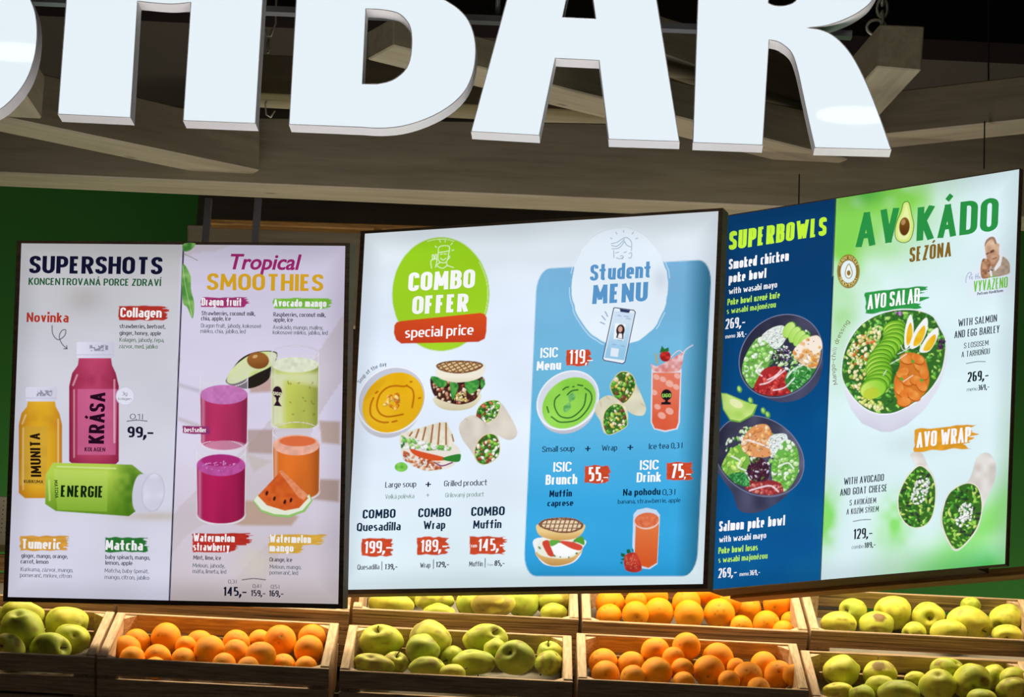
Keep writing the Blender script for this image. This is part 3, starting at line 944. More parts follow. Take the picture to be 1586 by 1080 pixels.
def face_grid(bd, fn, st=3.0):
    """the printed cloth itself, filling the board's four corners"""
    q = np.array(bd.q, float)
    nu = int(np.linalg.norm(q[1] - q[0]) / st); nv = int(np.linalg.norm(q[3] - q[0]) / st)
    u, v = np.meshgrid(np.linspace(0, 1, nu + 1), np.linspace(0, 1, nv + 1))
    h = np.stack([u.ravel(), v.ravel(), np.ones(u.size)], 1) @ bd.H.T
    P = h[:, :2] / h[:, 2:]
    rgb = fn(P[:, 0].reshape(u.shape), P[:, 1].reshape(u.shape), u, v)
    Wd = nu + 1
    i, j = np.meshgrid(np.arange(nv), np.arange(nu), indexing='ij'); i = i.ravel(); j = j.ravel()
    Fq = np.stack([(i + 1) * Wd + j, (i + 1) * Wd + j + 1, i * Wd + j + 1, i * Wd + j], 1)
    V = bd.loc(P)
    # slack cloth: shallow ripples near the rim
    rim = np.minimum(np.minimum(u, 1 - u), np.minimum(v, 1 - v)).ravel()
    zc = np.where(rim > 0, -0.0006, -0.0012)
    V = np.concatenate([V, zc[:, None]], 1)
    C = np.concatenate([lin(np.clip(rgb.reshape(-1, 3), 0, 255)), np.ones((len(V), 1))], 1)
    o = fast_mesh('printed_cloth', V, Fq, bd.m_solid, bd.root, C)
    bd.cloth = o
    return o


def glass(p, cx, yt, yb, r, col, top, rim=6.5, empty_h=0, flip=False, edge=None):
    """drink in a straight tumbler: yt liquid level, yb bottom, empty_h clear rim above"""
    ry = rim
    col = np.array(col, float)
    if empty_h:
        rimc = np.array((232, 226, 240.))
        p.put(p.E(cx, yt - empty_h, r + 1.2, ry) - p.E(cx, yt - empty_h, r - .2, ry - 1.2) > .4, rimc, .85)
        p.put(np.maximum(p.P([(cx - r - 1, yt - empty_h), (cx - r + .5, yt - empty_h), (cx - r + .5, yt), (cx - r - 1, yt)]), p.P([(cx + r - .5, yt - empty_h), (cx + r + 1, yt - empty_h), (cx + r + 1, yt), (cx + r - .5, yt)])), rimc, .8)
        p.put(p.P([(cx - r, yt - empty_h), (cx + r, yt - empty_h), (cx + r, yt), (cx - r, yt)]), (225, 218, 228), .25)
    body = np.maximum(p.P([(cx - r, yt), (cx + r, yt), (cx + r * .97, yb), (cx - r * .97, yb)]), p.E(cx, yb, r * .97, ry * .9))
    u = (p.X - cx) / r
    sh = 1.06 - .28 * np.clip(np.abs(u + .15), 0, 1) ** 2.2 - .12 * np.exp(-((u - .1) / .35) ** 2) * frac(yt, yb, p.Y)
    p.put(np.maximum(p.P([(cx - r - 1.2, yt), (cx + r + 1.2, yt), (cx + r * .97 + 1.4, yb), (cx - r * .97 - 1.4, yb)]), p.E(cx, yb + 1.6, r + .8, ry)), (236, 232, 242), .75)
    p.put(body, np.clip(col * sh[..., None], 0, 255))
    p.put(body * np.exp(-((u + .88) / .08) ** 2), (245, 235, 245), .4)
    p.put(p.E(cx, yt, r, ry), np.array(top, float) * (.93 + .12 * p.N(5, 3))[..., None])


def bowl_rim(p, cx, cy, rx, ry, ang, body, outer=(232, 234, 246), inner=(196, 200, 216)):
    p.put(p.E(*body), mixc(outer, np.array(outer, float) * .82, frac(body[1] - 10, body[1] + body[3], p.Y)))
    p.put(p.E(cx, cy, rx, ry, ang), (244, 246, 252))
    p.put(p.E(cx, cy, rx - 2, ry - 2, ang), inner)


LEAF = [(70, 140, 50), (96, 170, 60), (130, 195, 70), (44, 100, 40), (160, 210, 96)]
RICE = [(240, 246, 238), (222, 236, 226), (250, 252, 250)]

# ------------------------------------------------------------------ board 1: supershots and tropical smoothies
b1 = Board([(33, 377), (535, 381), (524, 936), (12, 925)], 7.28, math.radians(-9.1), math.radians(10.0), 0.06,
           'left menu board with Supershots bottles and Tropical Smoothies glasses', 0.90)


def f1(X, Y, u, v):
    left = u < 0.4935
    t = frac(0, .25, v)
    a = mixc((196, 196, 198), (212, 212, 222), t)
    a = mixc(a, (226, 226, 246), frac(.25, .8, v) * (0.6 + .4 * vnoise(X, Y, 60, 3)))
    a = mixc(a, (176, 170, 166), .55 * np.exp(-(((X - 130) / 30) ** 2 + ((Y - 462) / 22) ** 2)) * (Y > 445))
    a = mixc(a, (196, 176, 150), .5 * np.exp(-(((X - 240) / 60) ** 2 + ((Y - 800) / 7.0) ** 2)))
    b = mixc((212, 206, 228), (226, 220, 244), frac(.0, .4, v))
    b = mixc(b, (198, 188, 192), .5 * (vnoise(X * .5 + Y * .35, Y * .2, 30, 8) > .62))
    b = mixc(b, (206, 194, 196), frac(.5, 1.0, v) * .75)
    b = mixc(b, (224, 214, 196), .6 * np.exp(-(((X - 397) / 26) ** 2 + ((Y - 870) / 26) ** 2)))
    b = mixc(b, (196, 180, 174), frac(.92, 1, v) * .5)
    return np.where(left[..., None], a, b)


face_grid(b1, f1)
# dividing seam and dark hem
sp = Pic(255, 374, 292, 936, 1.0)
sp.put(sp.L([(284.5, 377), (262.5, 930)], 2.4, sm=False), (22, 24, 52))
b1.pic('seam', sp, False)
# table shadows of the right half
for q, c_, al in ((zz(260, 640, 3.6, [(842, 42), (962, 48), (960, 176), (858, 166)]), (188, 160, 144), .85), (zz(260, 640, 3.6, [(436, 92), (592, 92), (590, 228), (446, 222)]), (176, 148, 140), .8),
                  (zz(260, 640, 3.6, [(850, 368), (958, 373), (955, 497), (790, 480)]), (176, 146, 132), .85), (zz(260, 640, 3.6, [(300, 500), (440, 488), (600, 500), (730, 580), (690, 628), (420, 628), (300, 606)]), (190, 158, 136), .85),
                  (zz(260, 360, 3.6, [(455, 820), (590, 790), (590, 890), (460, 896)]), (190, 150, 130), .8), (zz(260, 360, 3.6, [(60, 840), (200, 880), (200, 905), (60, 860)]), (176, 170, 176), .5),
                  (zz(260, 360, 3.6, [(60, 1030), (190, 1075), (190, 1100), (60, 1050)]), (186, 176, 170), .6), (zz(260, 640, 3.6, [(440, 230), (580, 270), (480, 330)]), (198, 186, 176), .6)):
    xs_ = [a_[0] for a_ in q]; ys_ = [a_[1] for a_ in q]
    tp = Pic(max(min(xs_) - 5, 266), min(ys_) - 5, min(max(xs_) + 5, 530), max(ys_) + 5, 1.5)
    tp.put(tp.P(q, aa=5), c_, al); b1.pic('printed_shadow', tp)
# leaves in the corner
lp = Pic(280, 376, 310, 500, 0.9)
for q in (zz(260, 360, 3.6, [(88, 66), (155, 64), (130, 100), (92, 106)]), zz(260, 360, 3.6, [(84, 182), (128, 240), (132, 320), (150, 400), (140, 482), (110, 420), (84, 380)])):
    m = lp.P(q, sm=True); lp.put(m, mixc((60, 130, 50), (150, 196, 110), lp.N(7, 4)))
lp.put(lp.L(zz(260, 360, 3.6, [(92, 122), (130, 138), (168, 158)]), 1.2), (110, 100, 70), .8)
lp.put(lp.L(zz(260, 360, 3.6, [(86, 190), (100, 300), (138, 470)]), 1.0), (200, 226, 170), .8)
b1.pic('printed_leaf', lp)


def bottle(name, cap, neck, body, label, col, edge, lab, seed):
    p = Pic(body[0] - 4, cap[1] - 4, body[2] + 4, body[3] + 5, 0.9)
    x0, y0, x1, y1 = body
    w = x1 - x0
    out = [(neck[0], neck[1]), (neck[2], neck[1]), (neck[2] + .02 * w, neck[3]), (x1 - .06 * w, neck[3] + .16 * w), (x1, neck[3] + .42 * w), (x1, y1 - .12 * w), (x1 - .12 * w, y1), (x0 + .14 * w, y1), (x0, y1 - .12 * w), (x0, neck[3] + .42 * w), (x0 + .06 * w, neck[3] + .16 * w), (neck[0] - .02 * w, neck[3])]
    m = p.P(out)
    u = (p.X - x0) / w
    c = mixc(col, edge, np.clip(np.abs(u - .5) * 2, 0, 1) ** 2.5)
    c = mixc(c, edge, .5 * frac(neck[1], neck[3] + .5 * w, p.Y) * (1 - frac(neck[3] + .3 * w, neck[3] + .62 * w, p.Y)) * (.4 + p.N(9, seed)))
    c = mixc(c, edge, frac(y1 - .3 * w, y1, p.Y) * .7)
    p.put(m, c)
    p.put(p.P(label), np.array(lab, float) * (.97 + .06 * p.N(14, seed + 2))[..., None], .8)
    p.put(p.L([(x0 + .1 * w, neck[3] + .5 * w), (x0 + .1 * w, y1 - .2 * w)], .035 * w, sm=False), (255, 236, 230), .45)
    p.put(p.L([(x1 - .09 * w, neck[3] + .3 * w), (x1 - .09 * w, y1 - .5 * w)], .04 * w, sm=False), (255, 240, 236), .5)
    p.put(p.L([(x0 + .16 * w, neck[3] + .2 * w), (x0 + .08 * w, neck[3] + .4 * w)], .04 * w, sm=False), (255, 240, 236), .5)
    q = rrect(*cap, 3)
    p.put(p.P(q), mixc((232, 230, 250), (206, 206, 226), frac(cap[0], cap[2], p.X)))
    p.put(p.L([(cap[0] + 1, cap[3] - 5), (cap[2] - 1, cap[3] - 5)], 1.2, sm=False), (190, 190, 212), .8)
    bm = p.P([(cap[0] + .36 * (cap[2] - cap[0]), cap[1] + 5), (cap[0] + .85 * (cap[2] - cap[0]), cap[1] + 5), (cap[0] + .85 * (cap[2] - cap[0]), cap[1] + 14), (cap[0] + .36 * (cap[2] - cap[0]), cap[1] + 14)])
    p.put(bm * (p.N(2.2, seed) > .45), (120, 120, 138), .7)
    return b1.pic(name, p)


o = bottle('printed_bottle', (40, 600, 89, 622), (44, 622, 86, 630), (30, 622, 97, 772), [(36, 661), (76, 661), (72, 752), (32, 752)], (232, 180, 44), (196, 128, 30), (214, 168, 58), 4); o['label'] = 'amber bottle printed on the board'
o = bottle('printed_bottle', (119, 530, 177, 555), (123, 555, 173, 566), (108, 560, 185, 724), [(121, 603), (183, 603), (180, 705), (121, 705)], (196, 74, 112), (140, 34, 66), (206, 104, 150), 9); o['label'] = 'crimson bottle printed on the board'
# lying green bottle
p = Pic(68, 712, 262, 806, 0.9)
m = p.P([(84, 719), (205, 722), (222, 736), (216, 786), (200, 798), (88, 790), (73, 780), (74, 736)], sm=False, grow=2)
c = mixc((186, 216, 84), (104, 150, 36), frac(735, 795, p.Y)); c = mixc(c, (60, 110, 24), frac(170, 200, p.X) * .55 * (.6 + p.N(9, 5)))
p.put(m, c)
p.put(p.P([(84, 727), (168, 730), (167, 793), (90, 790)]), mixc((196, 222, 104), (140, 186, 60), frac(730, 795, p.Y)), .8)
p.put(p.L([(90, 723), (180, 726)], 2.2, sm=False), (226, 240, 180), .7)
p.put(p.L([(77, 745), (78, 775)], 3, sm=False), (226, 240, 160), .6)
p.put(p.E(216, 764, 10, 29, 6), (214, 214, 234)); p.put(p.P([(218, 735), (240, 733), (246, 792), (214, 792)]), (214, 214, 236))
p.put(p.E(238, 763, 18, 30, 6), mixc((236, 236, 252), (212, 212, 232), p.N(12, 2))); p.put(p.E(238, 763, 18, 30, 6) - p.E(238, 763, 16.4, 28.4, 6), (186, 186, 206), .6)
o = b1.pic('printed_bottle', p); o['label'] = 'green bottle lying on its side, printed on the board'
b1.text('bottle_lettering', [
    (162, 0, 688, 24, 'KRÁSA', (38, 12, 34), .035, dict(ex=(0.03, -1), ey=(-1, -0.03), len=80)),
    (65, 0, 739, 16, 'IMUNITA', (40, 26, 12), .035, dict(ex=(-0.03, -1), ey=(-1, 0), len=68)),
    (95, 161, 770, 18, 'ENERGIE', (16, 40, 18), .04),
    (132, 164, 699.5, 6.5, 'KOLAGEN', (50, 16, 40), .03), (38, 68, 748.5, 5, 'KURKUMA', (50, 34, 14), .03),
    (85, 0, 744, 5.5, 'MATCHA', (24, 56, 22), .03, dict(ex=(0.05, 1), ey=(1, 0), len=28))])
cp = Pic(178, 598, 212, 632, 0.8); cp.put(cp.E(195, 614, 14.5, 14.5), (206, 204, 232)); cp.put(cp.E(195, 614, 13.4, 13.4), (232, 232, 248)); b1.pic('printed_badge', cp)
b1.pic('brush_label', brush(182, 473, 267, 498, (184, 56, 46), seed=3))
b1.pic('brush_label', brush(29, 829, 117, 855, (224, 164, 68), seed=4))
b1.pic('brush_label', brush(161, 831, 238, 857, (44, 122, 52), seed=5))
b1.pic('brush_label', brush(310, 460, 391, 478, (168, 52, 116), seed=6))
b1.pic('brush_label', brush(421, 461, 524, 480, (128, 196, 68), seed=7))
b1.pic('brush_label', brush(296, 825, 400, 846, (190, 52, 42), seed=8))
b1.pic('brush_label', brush(297, 840, 374, 857, (190, 52, 42), seed=9))
b1.pic('brush_label', brush(415, 827, 512, 846, (228, 178, 70), seed=10))
b1.pic('brush_label', brush(415, 840, 476, 859, (228, 178, 70), seed=11))
b1.text('title_lettering', [(47, 253, 424, 27, 'SUPERSHOTS', (20, 22, 50), .045), (46, 251, 442, 11, 'KONCENTROVANÁ PORCE ZDRAVÍ', (34, 92, 56), .03),
                            (322, 502, 450, 26, 'SMOOTHIES', (218, 168, 40), .04), (354, 463, 417.5, 23, 'Tropical', (160, 40, 112), .02, dict(shear=.22, script=1))])
b1.text('label_lettering', [(188, 252, 492, 15, 'Collagen', WH, .04), (35, 96, 850, 15, 'Tumeric', WH, .04), (165, 223, 852, 15.5, 'Matcha', WH, .04),
                            (314, 376, 474, 12, 'Dragon fruit', WH, .035), (425, 507, 475.5, 11.5, 'Avocado mango', WH, .035),
                            (301, 365, 839, 12.5, 'Watermelon', WH, .04), (301, 357, 853, 12, 'strawberry', WH, .04), (419, 483, 840.5, 12.5, 'Watermelon', WH, .04), (419, 456, 854.5, 12, 'mango', WH, .04),
                            (43, 108, 499.5, 15, 'Novinka', (186, 62, 44), .035)])
b1.text('ingredient_lettering', [
    (187, 258, 509, 6.6, 'strawberries, beetroot,', INK, .012), (187, 251, 519.5, 6.6, 'ginger, honey, apple', INK, .012),
    (187, 256, 530, 6.4, 'Kolagen, jahody, řepa,', GRN, .004), (186, 246, 540, 6.4, 'zázvor, med, jablko', GRN, .004),
    (35, 107, 864, 6.6, 'ginger, mango, orange,', INK, .012), (34, 77, 873, 6.6, 'carrot, lemon', INK, .012),
    (34, 115, 885, 6.4, 'Kurkuma, zázvor, mango,', GRY, .004), (33, 113, 894, 6.4, 'pomeranč, mrkev, citron', GRY, .004),
    (165, 234, 866, 6.6, 'baby spinach, mango,', INK, .012), (165, 207, 875, 6.6, 'lemon, apple', INK, .012),
    (164, 232, 887, 6.4, 'Matcha, baby špenát,', GRY, .004), (164, 233, 897, 6.4, 'mango, citron, jablko', GRY, .004),
    (314, 397, 489, 6.6, 'Strawberries, coconut milk,', INK, .012), (313, 359, 497, 6.6, 'chia, apple, ice', INK, .012),
    (313, 406, 508, 6.4, 'Dragon fruit, jahody, kokosové', GRY, .006), (312, 382, 516.5, 6.4, 'mléko, chia, jablko, led', GRY, .006),
    (425, 506, 491, 6.6, 'Raspberries, coconut milk,', INK, .012), (425, 455, 499, 6.6, 'apple, ice', INK, .012),
    (424, 502, 510.5, 6.4, 'Avokádo, mango, maliny,', GRY, .006), (424, 509, 518.5, 6.4, 'kokosové mléko, jablko, led', GRY, .006),
    (301, 344, 867, 6.6, 'Mint, lime, ice', INK, .012), (300, 350, 879, 6.4, 'Meloun, jahody,', GRY, .006), (300, 352, 888, 6.4, 'máta, limeta, led', GRY, .006),
    (419, 454, 870, 6.6, 'Orange, ice', INK, .012), (419, 468, 881, 6.4, 'Meloun, mango,', GRY, .006), (419, 463, 890, 6.4, 'pomeranč, led', GRY, .006),
    (191, 199, 613, 5.5, '3g', GRY, 0), (185, 205, 620, 4, 'kolagen', GRY, 0)])
b1.text('price_lettering', [(203, 223, 650, 8.5, '0,1 l', INK, 0), (199, 240, 678, 17, '99,-', INK, .04), (347, 384, 923, 14, '145,-', INK, .045), (355, 368, 904, 6, '0,3 l', INK, 0),
                            (390, 413, 923.5, 9.5, '159,-', INK, .03), (393, 406, 911, 6, '0,4 l', INK, 0), (418, 441, 924, 9.5, '169,-', INK, .03), (421, 434, 912, 6, '0,5 l', INK, 0)])
lp = Pic(60, 500, 445, 905, 2.0)
lp = Pic(78, 500, 112, 545, 0.7); lp.put(lp.L([(83, 505), (84, 518), (92, 527), (102, 521), (104, 512), (98, 513), (94, 522), (98, 533), (106, 541)], 1.2), (40, 40, 60)); lp.put(lp.L([(101, 541), (106, 541), (105.5, 536)], 1.2, sm=False), (40, 40, 60)); b1.pic('drawn_arrow', lp)
lp = Pic(196, 648, 234, 658, 0.8); lp.put(lp.L([(199, 653), (215, 651.5), (230, 653)], 1.2), (50, 52, 70)); b1.pic('drawn_line', lp)
lp = Pic(374, 892, 418, 904, 0.8); lp.put(lp.L([(377, 898.5), (395, 896.5), (413, 898.5)], 1.2), (50, 52, 70)); b1.pic('drawn_line', lp)
# smoothies
p = Pic(340, 536, 440, 615, 0.9)
p.put(p.P(zz(260, 360, 3.6, [(332, 840), (345, 800), (400, 720), (460, 680), (530, 664), (600, 666), (618, 690), (590, 770), (560, 830), (480, 870), (400, 870)]), sm=True), (40, 34, 30))
p.put(p.P(zz(260, 360, 3.6, [(336, 820), (360, 770), (410, 722), (470, 684), (530, 668), (600, 672), (612, 700), (580, 750), (500, 790), (400, 840), (350, 845)]), sm=True), mixc((196, 216, 120), (226, 236, 190), p.N(12, 3)))
p.put(p.P(zz(260, 360, 3.6, [(350, 815), (400, 750), (460, 700), (540, 684), (590, 700), (560, 745), (480, 780), (390, 825)]), sm=True), (222, 228, 188), .8)
p.put(p.E(401.5, 559, 17, 13, 5), mixc((176, 116, 56), (110, 62, 26), p.N(14, 6) * .4 + frac(552, 573, p.Y) * .7)); p.put(p.E(397, 553, 4, 2.5, -20), (230, 190, 140), .8)
b1.pic('printed_avocado', p)
p = Pic(418, 530, 502, 664, 0.9); glass(p, 459, 566, 656, 36, (196, 206, 96), (226, 232, 206), 12, 18)
u = (p.X - 459) / 36
p.put(p.P([(424, 584), (442, 584), (442, 660), (424, 660)], aa=10), (232, 234, 206), .8); p.put(p.P([(423, 578), (495, 578), (495, 600), (423, 586)], aa=8), (224, 230, 196), .7)
rn = random.Random(4)
for _ in range(16):
    cx, cy = rn.uniform(440, 492), rn.uniform(588, 655); p.put(p.E(cx, cy, 1.8, .9, rn.uniform(0, 180)), (140, 116, 50), .7)
p.put(np.maximum(p.E(431.5, 608, 7, 9), p.P([(428, 612), (435, 612), (433, 622), (438, 630), (426, 629), (430, 622)])) , (48, 24, 40)); b1.pic('printed_smoothie', p)
b1.text('logo_lettering', [(425, 438, 612.5, 5.5, 'UGO', (226, 226, 190), .05, dict(rot=.12))])
p = Pic(306, 580, 392, 702, 0.9); glass(p, 349, 612, 684, 36.5, (186, 52, 100), (204, 124, 190), 15, 26); p.put(p.E(351, 691, 32, 8), (222, 196, 214), .55); b1.pic('printed_smoothie', p)
p = Pic(302, 684, 388, 812, 0.9); glass(p, 344.5, 721, 796, 37.5, (178, 34, 88), (190, 84, 160), 17, 22); p.put(p.E(344, 714, 30, 9), (168, 36, 110), .8); p.blobs(p.E(344, 722, 28, 8), 26, .8, 2, [(226, 150, 206), (206, 110, 180)], 5); b1.pic('printed_smoothie', p)
p = Pic(420, 654, 504, 776, 0.9); glass(p, 461, 690, 760, 36, (226, 116, 44), (240, 178, 156), 16, 20); p.put(p.E(463, 684, 28, 8), (226, 106, 58), .9); b1.pic('printed_smoothie', p)
p = Pic(390, 722, 488, 806, 0.8)
W_ = lambda pts: zz(260, 640, 3.6, pts)
p.put(p.P(W_([(485, 492), (510, 455), (560, 520), (660, 548), (740, 520), (795, 455), (812, 490), (770, 550), (680, 582), (600, 575), (530, 550)]), sm=False, grow=.6), (150, 200, 110))
p.put(p.P(W_([(487, 488), (510, 455), (560, 510), (660, 540), (740, 515), (795, 455), (806, 488), (760, 542), (680, 570), (600, 564), (530, 540)])), (236, 240, 222))
p.put(p.P(W_([(510, 462), (640, 322), (790, 475), (740, 530), (660, 545), (560, 515)])), mixc((226, 112, 48), (206, 84, 34), p.N(6, 8)))
p.put(p.P(W_([(625, 325), (645, 320), (790, 460), (765, 488), (735, 470)])), mixc((240, 160, 120), (226, 130, 84), p.N(3, 4)))
for x, y in ((560, 448), (602, 478), (660, 496), (694, 487)): p.put(p.E(260 + x / 3.6, 640 + y / 3.6, 2.0, 3.6, 15), (70, 24, 20))
b1.pic('printed_melon_slice', p)

b1.pic('brush_label', brush(284, 658.5, 330, 673, (150, 52, 112), rag=.06, slope=.04, seed=12))
b1.text('label_lettering', [(288, 322, 670, 7.5, 'bestseller', WH, .035)])

# ------------------------------------------------------------------ board 2: combo offer and student menu
b2 = Board([(565, 362), (1113, 327), (1089, 905), (535, 914)], 7.30, math.radians(-21.9), math.radians(0.1), 0.045,
           'middle menu board with the green Combo Offer circle and blue Student Menu panel', 1.0)


def f2(X, Y, u, v):
    c = mixc((222, 232, 238), (228, 240, 255), frac(0, .22, v))
    c = mixc(c, (204, 216, 224), .35 * (vnoise(X, Y * 2, 50, 5)) * (1 - frac(.0, .2, v)))
    c = mixc(c, (226, 244, 250), frac(.6, 1, v))
    return c


face_grid(b2, f2)
p = Pic(806, 395, 1108, 900, 1.6)
panel = rrect(0, 0, 1, 1, .075, 6)
Hq = homography([(832, 417), (1103, 402), (1079, 893), (811, 893)])
pp_ = []
for x, y in panel:
    yy = y
    t = Hq @ np.array([x, yy, 1]); pp_.append((t[0] / t[2], t[1] / t[2]))
m = p.P(pp_, aa=1.6)
c = mixc((122, 180, 220), (110, 186, 224), frac(420, 600, p.Y)); c = mixc(c, (58, 170, 228), frac(600, 780, p.Y)); c = mixc(c, (36, 146, 206), frac(820, 895, p.Y) * .6)
c = mixc(c, (40, 104, 134), frac(1052, 1092, p.X + (p.Y - 650) * .035) * .85)
p.put(m, c); b2.pic('blue_panel', p)
# white brushed disc
p = Pic(874, 344, 1046, 542, 1.0)
an = np.arctan2(p.Y - 446, p.X - 960)
d_ = np.hypot((p.X - 960) / 76, (p.Y - 444) / 92) + .022 * vnoise(an * 9 + 60, an * 0, 1.0, 4)
disc = np.clip((1 - d_) * 70, 0, 1); p.put(disc, (230, 242, 252))
ring = np.exp(-((d_ - 1.035) / .008) ** 2) * (vnoise(an * 3 + 60, an * 0, 1.0, 7) > .4); p.put(ring, (226, 240, 252), .8)
p.put(disc * np.exp(-(((p.X - 1024) / 12) ** 2 + ((p.Y - 432) / 18) ** 2)), (196, 206, 222), .5)
b2.pic('white_disc', p)
b2.text('student_lettering', [(914, 1009, 435.5, 25, 'Student', (92, 152, 204), .035), (917, 1003, 471.5, 30, 'MENU', (92, 152, 204), .045)])


def lines(name, bd, segs, col, w=1.0, pad=4):
    xs = [q[0] for s_ in segs for q in s_]; ys = [q[1] for s_ in segs for q in s_]
    p = Pic(min(xs) - pad, min(ys) - pad, max(xs) + pad, max(ys) + pad, .7)
    for s_ in segs: p.put(p.L(s_, w), col)
    return bd.pic(name, p)


K = 1080 / 310
Zs = lambda pts: zz(810, 340, K, pts)
lines('line_drawing', b2, [Zs([(478, 132), (510, 124), (555, 98), (585, 120), (588, 150), (586, 170)]), Zs([(480, 142), (510, 145), (540, 118), (548, 108)]), Zs([(482, 160), (520, 155), (548, 122)]), Zs([(548, 118), (562, 140), (584, 150)]), Zs([(491, 170), (492, 208)]), Zs([(574, 185), (588, 182), (584, 208), (570, 208)]),
                           Zs([(502, 182), (518, 178)]), Zs([(545, 180), (560, 176)]), Zs([(506, 208), (524, 214), (540, 208)]), Zs([(526, 200), (536, 196), (543, 205), (536, 214)]), Zs([(474, 100), (482, 106)]), Zs([(503, 70), (508, 80)]), Zs([(544, 60), (545, 70)]), Zs([(598, 70), (590, 80)]), Zs([(620, 102), (610, 106)])], (120, 150, 176), .9)
lines('line_drawing', b2, [Zs([(446, 500), (458, 524)]), Zs([(428, 522), (446, 544)]), Zs([(420, 556), (442, 566)])], (130, 160, 200), 1.6)
# phone with a student card
p = Pic(930, 472, 990, 570, .8)
ph_ = Zs([(492, 480), (500, 478), (600, 492), (608, 502), (552, 770), (540, 780), (440, 762), (433, 752)])
p.put(p.P(ph_, grow=.8), (46, 58, 96)); p.put(p.P(ph_, grow=-.6), (236, 244, 252))
p.put(p.P(Zs([(496, 494), (600, 508), (548, 762), (442, 748)])), mixc((206, 226, 244), (150, 200, 232), frac(500, 545, p.Y)))
p.put(p.P(Zs([(524, 484), (580, 492), (574, 506), (528, 500)])), (40, 52, 90))
p.put(p.P(Zs([(500, 560), (556, 568), (545, 655), (490, 646)])), (240, 246, 250))
p.put(p.E(*Zs([(528, 600)])[0], 6.4, 9, 8), (46, 34, 40)); p.put(p.P(Zs([(505, 640), (515, 600), (545, 605), (543, 648)])), (46, 34, 40)); p.put(p.E(*Zs([(527, 594)])[0], 3.4, 4.8, 6), (214, 170, 150))
p.put(p.P(Zs([(512, 640), (520, 616), (536, 618), (538, 645)])), (240, 240, 244))
for (x, y, w_) in ((514, 520, 24), (548, 524, 34), (560, 536, 30), (515, 652, 30), (485, 675, 26), (530, 684, 30)): q = Zs([(x, y)])[0]; p.put(p.L([q, (q[0] + w_ / K * .7, q[1] + .8)], 1.3, sm=False), (130, 160, 190), .7)
p.put(p.P(Zs([(478, 694), (520, 700), (514, 745), (472, 739)])), (226, 236, 248))
o = b2.pic('printed_phone', p)
# price brushes
for i, (x0, y0, x1, y1) in enumerate(((876, 541, 921, 569), (904, 720, 951, 751), (1031, 715, 1079, 746), (559, 833, 615, 864), (645, 831, 702, 862), (726, 830, 790, 861))):
    b2.pic('brush_label', brush(x0, y0, x1, y1, (206, 76, 44), seed=20 + i, rag=.22))
b2.text('price_lettering', [(882, 907, 565, 22, '119', WH, .03), (908, 919, 565, 13, ',-', WH, .015), (912, 932, 746.5, 22, '55', WH, .035), (933, 943, 746.5, 14, ',-', WH, .02), (1040, 1060, 741.5, 22, '75', WH, .035), (1061, 1071, 741.5, 14, ',-', WH, .02),
                            (565, 607, 858, 19, '199,-', WH, .045), (652, 694, 856, 19, '189,-', WH, .045), (741, 783, 854.5, 19, '145,-', WH, .045), (728, 740, 849, 5.5, 'From', WH, .01),
                            (597, 617, 883, 8.5, '139,-', INK, .03), (676, 697, 879.5, 8.5, '129,-', INK, .03), (767, 783, 877.5, 8.5, '85,-', INK, .03), (756, 765, 877.5, 3.5, 'From', GRY, .0)])
b2.text('isic_lettering', [(838, 865, 555.5, 15.5, 'ISIC', WH, .04), (832, 870, 575, 14.5, 'Menu', WH, .04), (858, 886, 732, 15, 'ISIC', WH, .04), (846, 895, 752, 15.5, 'Brunch', WH, .04), (992, 1021, 729, 15, 'ISIC', WH, .04), (987, 1025, 748, 15, 'Drink', WH, .04)])
b2.text('caption_lettering', [(598, 646, 756.5, 9, 'Large soup', INK, .008), (689, 756, 754.5, 9, 'Grilled product', INK, .008), (598, 643, 774, 7, 'Velká polévka', (110, 140, 120), 0), (691, 751, 771.5, 7, 'Grilovaný product', (110, 140, 120), 0),
                              (659, 670, 757, 11, '+', INK, .03), (661, 667, 771.5, 7, '+', GRY, 0), (906, 917, 702, 11.5, '+', (22, 50, 80), .03), (971.5, 983, 700, 11.5, '+', (22, 50, 80), .03),
                              (841, 891, 701.5, 9, 'Small soup', (22, 50, 80), .012), (933, 957, 699.5, 9, 'Wrap', (22, 50, 80), .012), (1006, 1058, 697, 9, 'Ice tea 0,3 l', (22, 50, 80), .012),
                              (852, 887, 771, 10.5, 'Muffin', (14, 40, 70), .035), (849, 889, 785.5, 9.5, 'caprese', (14, 40, 70), .035), (966, 1024, 769, 10.5, 'Na pohodu', (14, 40, 70), .035), (1027, 1047, 768, 9, '0,3 l', (14, 40, 70), .01),
                              (958, 1055, 781.5, 6.8, 'banana, strawberrie, apple', (22, 60, 96), .012)])
b2.text('combo_lettering', [(563, 614, 804.5, 14, 'COMBO', (20, 42, 66), .035), (554, 622, 824, 13, 'Quesadilla', (20, 42, 66), .03), (649, 700, 802.5, 14, 'COMBO', (20, 42, 66), .035), (657, 691, 821, 13, 'Wrap', (20, 42, 66), .03), (731, 783, 800.5, 14, 'COMBO', (20, 42, 66), .035), (734, 778, 820, 13, 'Muffin', (20, 42, 66), .03),
                            (555, 589, 883.5, 8, 'Quesadilla', INK, .004), (652, 668, 880.5, 8, 'Wrap', INK, .004), (728, 749, 878.5, 8, 'Muffin', INK, .004)])
for x, y0, y1 in ((593, 871, 884), (673, 868, 882), (753, 866, 880)): lines('drawn_line', b2, [[(x + .3, y0), (x, y1)]], INK, 1.0)
